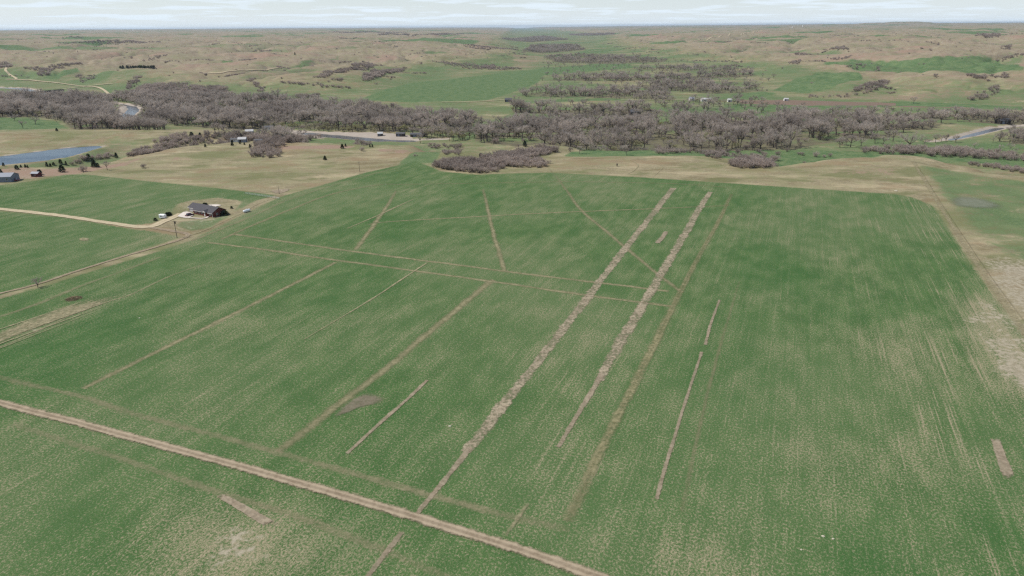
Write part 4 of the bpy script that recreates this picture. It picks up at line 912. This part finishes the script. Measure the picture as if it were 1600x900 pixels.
TANKW = flat('tank_white', (.80, .81, .82), .35, var=.05, spec=.5); ROCK = flat('pale_stone', (.40, .37, .29), .95, var=.2, scale=6); WROOF = flat('white_roof_metal', (.42, .42, .42), .5); TINR = flat('dark_roof_metal', (.085, .085, .090), .6)
STRAWM = flat('dead_brush', (.230, .165, .105), .95, var=.3, scale=3); BLUEW = flat('blue_grey_siding', (.215, .235, .290), .7); RUST = flat('rusty_steel', (.085, .065, .055), .8); CONCM = flat('bridge_concrete', (.36, .34, .31), .9)

def gable_prof(y0, y1, h, rise): return [(y0, 0), (y1, 0), (y1, h), (.5*(y0+y1), h+rise), (y0, h)]
def roof_slab(m, x0, x1, y0, y1, h, rise, over=.45, th=.16):
    c = .5*(y0+y1); s = rise/(c-y0); zlo = h-over*s+.04
    prof = [(y0-over, zlo), (c, h+rise+.04), (y1+over, zlo), (y1+over, zlo+th), (c, h+rise+.04+th), (y0-over, zlo+th)]
    m.prism(prof, x0-over, x1+over)
def window(parent, x, z, w, h, y, frame=TRIM, side='y', name='window'):
    m = MB(); t = .09
    def bx(a0, a1, b0, b1, d0, d1):
        if side == 'y': m.box(a0, a1, y+min(d0, d1), y+max(d0, d1), b0, b1)
        else: m.box(y+min(d0, d1), y+max(d0, d1), a0, a1, b0, b1)
    s = -1 if side in ('y',) else 1
    bx(x-w/2-t, x+w/2+t, z-t, z, 0, s*.07); bx(x-w/2-t, x+w/2+t, z+h, z+h+t, 0, s*.07); bx(x-w/2-t, x-w/2, z, z+h, 0, s*.06); bx(x+w/2, x+w/2+t, z, z+h, 0, s*.06); bx(x-.03, x+.03, z, z+h, 0, s*.05)
    o = m.build(name, frame, parent); g = MB()
    if side == 'y': g.box(x-w/2, x+w/2, y-.03, y+.02, z, z+h)
    else: g.box(y-.02, y+.03, x-w/2, x+w/2, z, z+h)
    g.build('pane', GLASS, o); return o

# brick house
fr = P(332.6, 339.9); ax = np.array([math.cos(rad(-31.2)), math.sin(rad(-31.2))]); og = fr-ax*26.0
H_ = empty('brick_house', (og[0], og[1], 0), rad(-31.2)); tag(H_, 'long red brick ranch house with dark roof and two garage doors', 'house')
m = MB(); m.prism(gable_prof(0, 9.6, 2.7, 2.5), 8.2, 26.0); m.build('wall', BRICK, H_)
m = MB(); m.prism(gable_prof(2.6, 9.6, 2.7, 1.9), 0.0, 8.2); m.build('garage_wall', BRICK, H_)
m = MB(); roof_slab(m, 8.2, 26.0, 0, 9.6, 2.7, 2.5); rf = m.build('roof', SHINGLE, H_)
m = MB(); roof_slab(m, 0, 7.7, 2.6, 9.6, 2.7, 1.9); m.build('garage_roof', SHINGLE, H_)
m = MB(); m.box(7.7, 26.5, -.62, -.47, 2.22, 2.45); m.build('fascia', TRIM, H_)
m = MB(); m.box(-.46, 7.7, 1.98, 2.12, 2.22, 2.45); m.build('fascia', TRIM, H_)
for x0 in (.55, 4.35):
    m = MB(); m.box(x0, x0+3.1, 2.50, 2.64, 0, 2.2); d = m.build('garage_door', GDOOR, H_)
    for k in range(4):
        m = MB(); m.box(x0+.08, x0+3.02, 2.46, 2.50, .06+k*.53, .52+k*.53); m.build('panel', GDOOR, d)
m = MB(); m.prism([(-.9, 0), (0, 0), (0, 2.6), (-.9, 2.6)], 18.4, 21.6); m.build('porch_wall', BRICK, H_)
m = MB(); k = len(m.v)
m.v += [(17.9, -1.4, 2.55), (22.1, -1.4, 2.55), (20, -1.4, 4.05), (17.9, 2.4, 2.55), (22.1, 2.4, 2.55), (20, 3.6, 4.05)]; m.f += [(0, 1, 2), (0, 2, 5, 3), (1, 4, 5, 2), (3, 5, 4), (0, 3, 4, 1)]; m.build('porch_roof', SHINGLE, H_)
m = MB(); m.v += [(18.4, -1.43, 2.62), (21.6, -1.43, 2.62), (20, -1.43, 3.75), (18.4, -1.41, 2.62), (21.6, -1.41, 2.62), (20, -1.41, 3.75)]; m.f += [(0, 1, 2), (5, 4, 3), (0, 3, 4, 1), (1, 4, 5, 2), (2, 5, 3, 0)]; m.build('gable_trim', TRIM, H_)
m = MB(); m.box(19.5, 20.5, -.97, -.90, .1, 2.15); d = m.build('front_door', WHITE, H_)
m = MB(); m.box(20.33, 20.42, -1.03, -.97, 1.0, 1.1); m.build('handle', BLACK, d)
for x in (10.3, 13.2, 16.2, 23.8): window(H_, x, .95, 1.5, 1.2, 0)
window(H_, 3.2, .95, 1.2, 1.1, 26.0, side='x'); window(H_, 6.6, .95, 1.2, 1.1, 26.0, side='x')
m = MB(); m.box(25.85, 26.06, -.10, -.001, 0, 2.5); m.build('downspout', WHITE, H_)
m = MB(); m.tube((12, 6.6, 4.2), (12, 6.6, 5.2), .1, .1, 6); m.build('vent_pipe', BLACK, rf)
m = MB(); m.tube((17, 6.8, 4.1), (17, 6.8, 5.1), .1, .1, 6); m.build('vent_pipe', BLACK, rf)
patch('driveway', [(277, 338.5), (287, 331.6), (296, 331.8), (303, 335.4), (300, 338.5), (291, 341.2)], M_CONC, 'pale concrete apron before the garage doors')
strip('front_walk', [(288, 340.0), (302, 341.2), (316, 341.9), (322, 341), (326, 338.6)], 1.4, M_CONC, 1.0, 'pale curving walk to the front door')
patch('patio', [(322, 324), (327, 320.5), (340, 320), (346, 321.4), (338, 323), (336, 326), (329, 327)], M_CONC, 'pale concrete patio behind the brick house')

def car(name, px, py, rz, body, label, L=4.5, W=1.8, Hh=1.45, pickup=False, cat='car'):
    p = P(px, py) if py > 262 else place(px, py); o = empty(name, (p[0], p[1], hz(p[0], p[1])), rz); tag(o, label, cat)
    h = L/2; m = MB()
    prof = [(-h, .38), (h, .38), (h, .72), (h*.9, .86), (h*.45, .93), (-h*.92, .95), (-h, .8)]
    k = len(m.v); n = len(prof)
    m.v += [(x, -W/2, z) for x, z in prof]+[(x, W/2, z) for x, z in prof]
    m.f += [tuple(range(n)), tuple(range(2*n-1, n-1, -1))]+[(i, n+i, n+(i+1) % n, (i+1) % n) for i in range(n)]; m.build('body', body, o)
    c0, c1 = (-.15*h, .48*h) if pickup else (-.72*h, .48*h)
    m = MB(); t = W/2-.1; a = W/2-.28
    m.v += [(c0, -t, .93), (c1, -t, .93), (c1, t, .93), (c0, t, .93), (c0+.35, -a, Hh), (c1-.6, -a, Hh), (c1-.6, a, Hh), (c0+.35, a, Hh)]
    m.f += [(4, 5, 6, 7), (0, 1, 5, 4), (1, 2, 6, 5), (2, 3, 7, 6), (3, 0, 4, 7)]; cb = m.build('cabin', GLASS, o)
    m = MB(); m.box(c0+.33, c1-.58, -a-.02, a+.02, Hh-.02, Hh+.05); m.build('cabin_roof', body, cb)
    for sx in (-.62, .62):
        for sy in (-1, 1):
            m = MB(); m.tube((sx*h, sy*(W/2-.22), .34), (sx*h, sy*(W/2+.01), .34), .34, .34, 12); w = m.build('wheel', BLACK, o)
            m = MB(); m.tube((sx*h, sy*(W/2+.005), .34), (sx*h, sy*(W/2+.03), .34), .2, .18, 8); m.build('rim', STEEL, w)
    for sy in (-1, 1):
        m = MB(); m.box(h-.02, h+.03, sy*W*.34-.2, sy*W*.34+.2, .58, .74); m.build('headlight', TANKW, o)
    return o
car('parked_car', 296.4, 337.2, rad(62), MAROON, 'dark maroon car parked before the garage of the brick house', L=5.0, W=2.0, Hh=1.7)
car('pickup_truck', 24.2, 282.6, rad(18), REDP, 'red pickup parked beside the blue grey metal building', L=5.4, W=2.0, Hh=1.8, pickup=True, cat='pickup')
# white camper trailer
p = P(254.8, 341.2); o = empty('camper_trailer', (p[0], p[1], 0), rad(-12)); tag(o, 'small white camper trailer beside the gravel drive', 'trailer')
m = MB(); m.v = []; m.prism([(-1.05, .55), (1.05, .55), (1.05, 2.2), (.8, 2.5), (-.8, 2.5), (-1.05, 2.2)], -1.75, 1.75); m.build('body', TANKW, o)
m = MB(); m.box(-1.0, .2, -1.08, -1.05, 1.35, 1.95); m.build('window', GLASS, o)
m = MB(); m.box(.6, 1.25, -1.08, -1.05, .65, 2.1); d = m.build('door', WHITE, o); m = MB(); m.box(1.1, 1.18, -1.11, -1.08, 1.3, 1.4); m.build('handle', BLACK, d)
m = MB(); m.box(1.75, 3.1, -.06, .06, .45, .56); m.build('drawbar', RUST, o)
for sy in (-1, 1): m = MB(); m.tube((-.1, sy*.85, .33), (-.1, sy*1.04, .33), .33, .33, 12); m.build('wheel', BLACK, o)
for px, py, h, w, lab in [(262, 337.3, 2.3, 4.8, 'dark evergreen bush beside the drive, nearer the camper'), (265, 336.6, 2.2, 4.6, 'dark evergreen bush beside the drive, nearer the house'), (243, 345, 1.9, 3.0, 'small dark bush in front of the camper trailer'),
                          (351.5, 336, 2.9, 7.0, 'grey green evergreen bush at the gable end of the brick house'), (319.5, 321.4, 2.0, 3.4, 'left dark bush behind the brick house'), (322, 321.4, 2.0, 3.6, 'right dark bush behind the brick house'),
                          (362, 326, 1.7, 2.4, 'little dark bush on the bare yard behind the house')]:
    q = P(px, py); plant('cedar', q[0], q[1], h, w, lab, var=2, z=0)
# propane tank
p0, p1 = P(380.5, 333.0), P(391, 330.0); c = .5*(p0+p1); o = empty('propane_tank', (c[0], c[1], 0), math.atan2(*(p1-p0)[::-1])); tag(o, 'white propane tank lying beside the track right of the house', 'tank')
m = MB(); L, r_ = 2.1, .75; rings = [(-L-.55, .02), (-L-.48, .35), (-L-.25, .62), (-L, r_), (L, r_), (L+.25, .62), (L+.48, .35), (L+.55, .02)]
for x, rr in rings: m.v += [(x, rr*math.cos(t*math.pi/7), 1.0+rr*math.sin(t*math.pi/7)) for t in range(14)]
m.f += [(i*14+t, i*14+(t+1) % 14, (i+1)*14+(t+1) % 14, (i+1)*14+t) for i in range(7) for t in range(14)]; m.build('shell', TANKW, o)
for x in (-1.4, 1.4): m = MB(); m.box(x-.15, x+.15, -.55, .55, 0, .45); m.build('leg', CONCM, o)
m = MB(); m.tube((0, 0, 1.72), (0, 0, 2.0), .28, .24, 10); m.build('valve_dome', TANKW, o)
# utility poles
def pole(px, py, h, label, rz=.5, transformer=False, arm=True):
    p = place(px, py); o = empty('utility_pole', (p[0], p[1], hz(p[0], p[1])), rz); tag(o, label, 'pole')
    m = MB(); m.tube((0, 0, -.3), (0, 0, h), .17, .11, 8); m.build('post', POLE, o)
    if arm:
        m = MB(); m.box(-1.2, 1.2, .12, .24, h-.7, h-.56); a_ = m.build('crossarm', POLE, o)
        for x in (-1.05, 0, 1.05): m = MB(); m.tube((x, .18, h-.56), (x, .18, h-.36), .05, .04, 6); m.build('insulator', WHITE, a_)
    if transformer: m = MB(); m.tube((.42, 0, h-1.9), (.42, 0, h-.75), .30, .30, 10); m.build('transformer', RUST, o)
pole(276.8, 372, 9.8, 'utility pole with a dark transformer beside the farm lane bend', transformer=True)
pole(562, 268, 7.6, 'utility pole at the edge of the wheat below the dry slope')
pole(436.4, 303, 4.6, 'short pole standing on the small pale bare patch', arm=False)
pole(603, 208, 10, 'utility pole at the river behind the bluff')
# pipe fence beside the track
a, b = P(383, 303.5), P(437, 311.5); d = b-a; n_ = 9; o = empty('pipe_fence', (a[0], a[1], 0), math.atan2(d[1], d[0])); tag(o, 'pale grey pipe fence at the far edge of the left wheat', 'fence'); Lf = float(np.hypot(*d))
for i in range(n_+1): m = MB(); m.tube((Lf*i/n_, 0, -.2), (Lf*i/n_, 0, 1.45), .07, .07, 6); m.build('post', STEEL, o)
for z in (.6, 1.0, 1.4): m = MB(); m.tube((0, .09, z), (Lf, .09, z), .05, .05, 5); m.build('rail', STEEL, o)
# brush pile
p = P(115, 467); o = empty('brush_pile', (p[0], p[1], 0), .4); tag(o, 'heap of brown dead branches below the farm lane', 'brush pile')
for nm, cnt, rr in (('branches', 90, .07), ('twigs', 260, .03)):
    m = MB()
    for i in range(cnt):
        az = U(0, 6.28); r0 = 2.6*math.sqrt(U(0, 1)); z = (1-r0/2.9)*U(.1, 1.15); c_ = np.array([r0*math.cos(az)*1.15, r0*math.sin(az), z+.05]); dd = unit(U(0, 6.28), U(-.25, .35))*U(.5, 1.1)
        dd[2] = max(dd[2], -c_[2]*.9); m.tube(c_-dd, c_+dd, rr, rr*.4, 4) if nm == 'branches' else m.sliver(c_, dd, U(.6, 1.4), .09)
    m.build(nm, STRAWM, o)
# blue grey metal building and red shed at the left edge
def shed(name, px, py, rz, L, W, h, rise, wallm, roofm, label, cat='shed', doors=1, wins=2, anchor='r', over=.35):
    """gabled building; the given pixel is the foot of its front right (or front middle) corner"""
    p = place(px, py); z = hz(p[0], p[1]); off = {'r': L, 'm': L/2}[anchor]
    ex = np.array([math.cos(rz), math.sin(rz)]); q = p-ex*off
    o = empty(name, (q[0], q[1], z-.05), rz); tag(o, label, cat)
    m = MB(); m.prism([(a_, b_-(.8 if b_ == 0 else 0)) for a_, b_ in gable_prof(0, W, h, rise)], 0, L); m.build('wall', wallm, o)
    m = MB(); roof_slab(m, 0, L, 0, W, h, rise, over=over); m.build('roof', roofm, o)
    dw = min(3.2, L*.25)
    for k in range(doors): x0 = L*(.3+.4*k)-dw/2; m = MB(); m.box(x0, x0+dw, -.08, 0, 0, h*.82); d_ = m.build('door', DARKW if wallm is not DARKW else GREYM, o); m = MB(); m.box(x0+dw*.8, x0+dw*.88, -.14, -.08, 1.0, 1.2); m.build('handle', STEEL, d_)
    for k in range(wins): window(o, L*(.6+.28*k) if doors else L*(.25+.5*k), h*.4, min(1.3, L*.12), h*.32, 0)
    return o
shed('metal_building', 18.2, 284.6, rad(6), 24, 11, 4.0, 2.0, GREYM, GREYR, 'blue grey metal building at the left edge of the photo', 'building', 1, 2)
shed('red_shed', 59.5, 276.6, rad(-6), 5.6, 4.2, 2.6, 1.0, REDB, GREYR, 'small dark red shed at the corner of the left wheat', 'shed', 1, 1)
# farmyard in the trees behind the dry slope
shed('farm_house', 384.5, 222.5, rad(8), 7.5, 6, 3.2, 1.6, BLUEW, WROOF, 'house with white roof and blue grey walls among bare trees', 'house', 1, 1)
shed('farm_shed', 371.5, 222, rad(4), 7, 5, 2.6, 1.2, WHITE, TINR, 'low white shed left of the white roofed house', 'shed', 1, 1)
shed('farm_shed', 396, 209.5, rad(14), 9, 7, 3.4, 1.8, GREYM, WROOF, 'grey shed with pale roof edge behind the white roofed house', 'shed', 1, 1)
shed('farm_shed', 427, 203, rad(10), 11, 7, 3.4, 1.6, WHITE, TINR, 'pale shed with black roof in the river woods', 'shed', 1, 1)
shed('farm_shed', 410, 223, rad(2), 8, 4, 2.4, .9, DARKW, TINR, 'long low dark shed at the head of the dry slope', 'shed', 1, 1)
shed('river_hut', 598, 212.5, rad(4), 6.0, 5, 2.8, 1.6, DARKW, WROOF, 'dark hut with white roof on the river bank', 'hut', 1, 1)
shed('river_shed', 632, 213.5, rad(-3), 10, 6, 3.4, 1.3, DARKW, TINR, 'dark shed on the river bank, left of the long one', 'shed', 1, 1)
shed('river_shed', 664, 214, rad(2), 17, 8, 3.0, 1.4, DARKW, TINR, 'long low black roofed shed beside the tall thin tree', 'shed', 2, 0)
# far farmsteads
shed('barn', 800, 159.5, rad(0), 12, 9, 4.0, 2.4, DARKW, TINR, 'dark barn on the edge of the green valley field', 'barn', 1, 1)
shed('barn', 1001, 180, rad(10), 15, 10, 4.6, 3.0, DARKW, TINR, 'dark barn between the two middle rows of trees', 'barn', 1, 1)
shed('farm_house', 1112, 158.6, rad(0), 17, 9, 3.6, 2.0, WHITE, WROOF, 'long white farmhouse in the valley, largest of its farmstead', 'house', 1, 2)
shed('farm_house', 1085, 157.6, rad(0), 8, 8, 3.6, 2.4, WHITE, GREYR, 'small white house left of the long white farmhouse', 'house', 1, 1)
shed('farm_shed', 1144, 159.5, rad(0), 7, 6, 3.6, 2.0, WHITE, WROOF, 'white shed at the corner of the ploughed field', 'shed', 1, 1)
shed('farm_shed', 1232, 157.6, rad(0), 7, 5, 3.0, 1.5, WHITE, WROOF, 'tiny white shed alone on the far edge of the ploughed field', 'shed', 1, 0)
shed('barn', 1579, 194, rad(4), 14, 9, 4.4, 2.6, DARKW, TINR, 'dark barn among the trees above the right river bend', 'barn', 1, 1)
# girder bridge over the river at the far left
a, b = P(28, 146.3, -10.5), P(98, 140.0, -10.5); d = b-a; Lb = float(np.hypot(*d)); o = empty('girder_bridge', (a[0], a[1], -10.5), math.atan2(d[1], d[0])); tag(o, 'long dark girder bridge over the river at the far left', 'bridge')
m = MB(); m.box(0, Lb, -3.6, 3.6, -.35, 0); m.build('deck', CONCM, o)
for y_ in (-3.3, 3.3):
    m = MB(); m.box(0, Lb, y_-.2, y_+.2, -2.6, -.36); m.build('girder', RUST, o)
    m = MB(); m.box(0, Lb, y_-.12, y_+.12, .002, 1.0); m.build('railing', RUST, o)
for t in (.3, .62, .9):
    m = MB(); m.box(Lb*t-.8, Lb*t+.8, -3.2, 3.2, -9.5, -2.61); m.build('pier', CONCM, o)
# white tanks on the skyline
for px, py, lab in [(1254, 41.6, 'tall white tank on the right skyline'), (1238, 43.6, 'short white tank left of the tall one on the skyline')]:
    p = place(px, py); s = np.hypot(*p)/1067*.62; o = empty('storage_tank', (p[0], p[1], hz(*p)), 0); tag(o, lab, 'tank')
    m = MB(); m.tube((0, 0, -1), (0, 0, s*2.2), s*.8, s*.8, 14); m.build('shell', TANKW, o); m = MB(); m.tube((0, 0, s*2.2), (0, 0, s*2.6), s*.8, s*.1, 14); m.build('roof', TANKW, o)
# wildlife feeder on the bluff and pale stones in the wheat
p = place(964, 260); o = empty('feeder', (p[0], p[1], hz(*p)), .3); tag(o, 'small dark upright feeder on the dry grass bluff', 'feeder')
m = MB(); m.tube((0, 0, .7), (0, 0, 2.1), .55, .55, 10); m.build('drum', RUST, o); m = MB(); m.tube((0, 0, 2.1), (0, 0, 2.4), .62, .1, 10); m.build('lid', RUST, o)
for k in range(3): t = k*2.1; m = MB(); m.tube((.45*math.cos(t), .45*math.sin(t), .8), (.75*math.cos(t), .75*math.sin(t), -.1), .06, .06, 5); m.build('leg', RUST, o)
def stone(px, py, s, lab):
    p = place(px, py); m = MB(); n = 9
    for j, (z, r_) in enumerate([(-.1, .9), (.25, 1.0), (.5, .7), (.62, .25)]): m.v += [(r_*s*math.cos(6.283*i/n)*U(.75, 1.2)*1.2, r_*s*math.sin(6.283*i/n)*U(.75, 1.2), z*s*U(.85, 1.1)) for i in range(n)]
    m.f += [(j*n+i, j*n+(i+1) % n, (j+1)*n+(i+1) % n, (j+1)*n+i) for j in range(3) for i in range(n)]+[tuple(3*n+i for i in range(n))]
    o = m.build('stone', ROCK); o.location = (p[0], p[1], hz(*p)); tag(o, lab, 'stone', 'pale stones in the wheat')
stone(1286, 838, .34, 'pale stone near the bottom of the wheat, largest of three'); stone(1302, 842, .26, 'pale stone just right of the largest of three'); stone(1252, 859, .22, 'small pale stone lower left of the largest')
stone(703, 666, .38, 'pale stone between the left tilled strip and the bare strip'); stone(1400, 298.5, .9, 'white stone at the far right corner of the wheat'); stone(218, 497, .35, 'tiny pale stone in the left wheat')

# ---------------------------------------------------------------- haze
hm = bpy.data.materials.new('air'); hm.use_nodes = True; hn = NT(hm.node_tree); hm.node_tree.nodes.clear()
pv = hn.n('ShaderNodeVolumePrincipled'); pv.inputs['Color'].default_value = (.68, .83, 1.0, 1); pv.inputs['Density'].default_value = 2.5e-5; pv.inputs['Anisotropy'].default_value = .2
ho = hn.n('ShaderNodeOutputMaterial'); hm.node_tree.links.new(pv.outputs[0], ho.inputs['Volume'])
HB, HT, HX = float(GH.min())-1.5, max(float(GH.max()), CAMZ)+6, 50000.0
tag(mesh_obj('haze', [(sx*HX, sy*HX, z) for z in (HB, HT) for sx, sy in ((-1, -1), (1, -1), (1, 1), (-1, 1))],
             [(3, 2, 1, 0), (4, 5, 6, 7), (0, 1, 5, 4), (1, 2, 6, 5), (2, 3, 7, 6), (3, 0, 4, 7)], hm), 'thin pale blue haze softening the far hills', 'haze', kind='stuff')
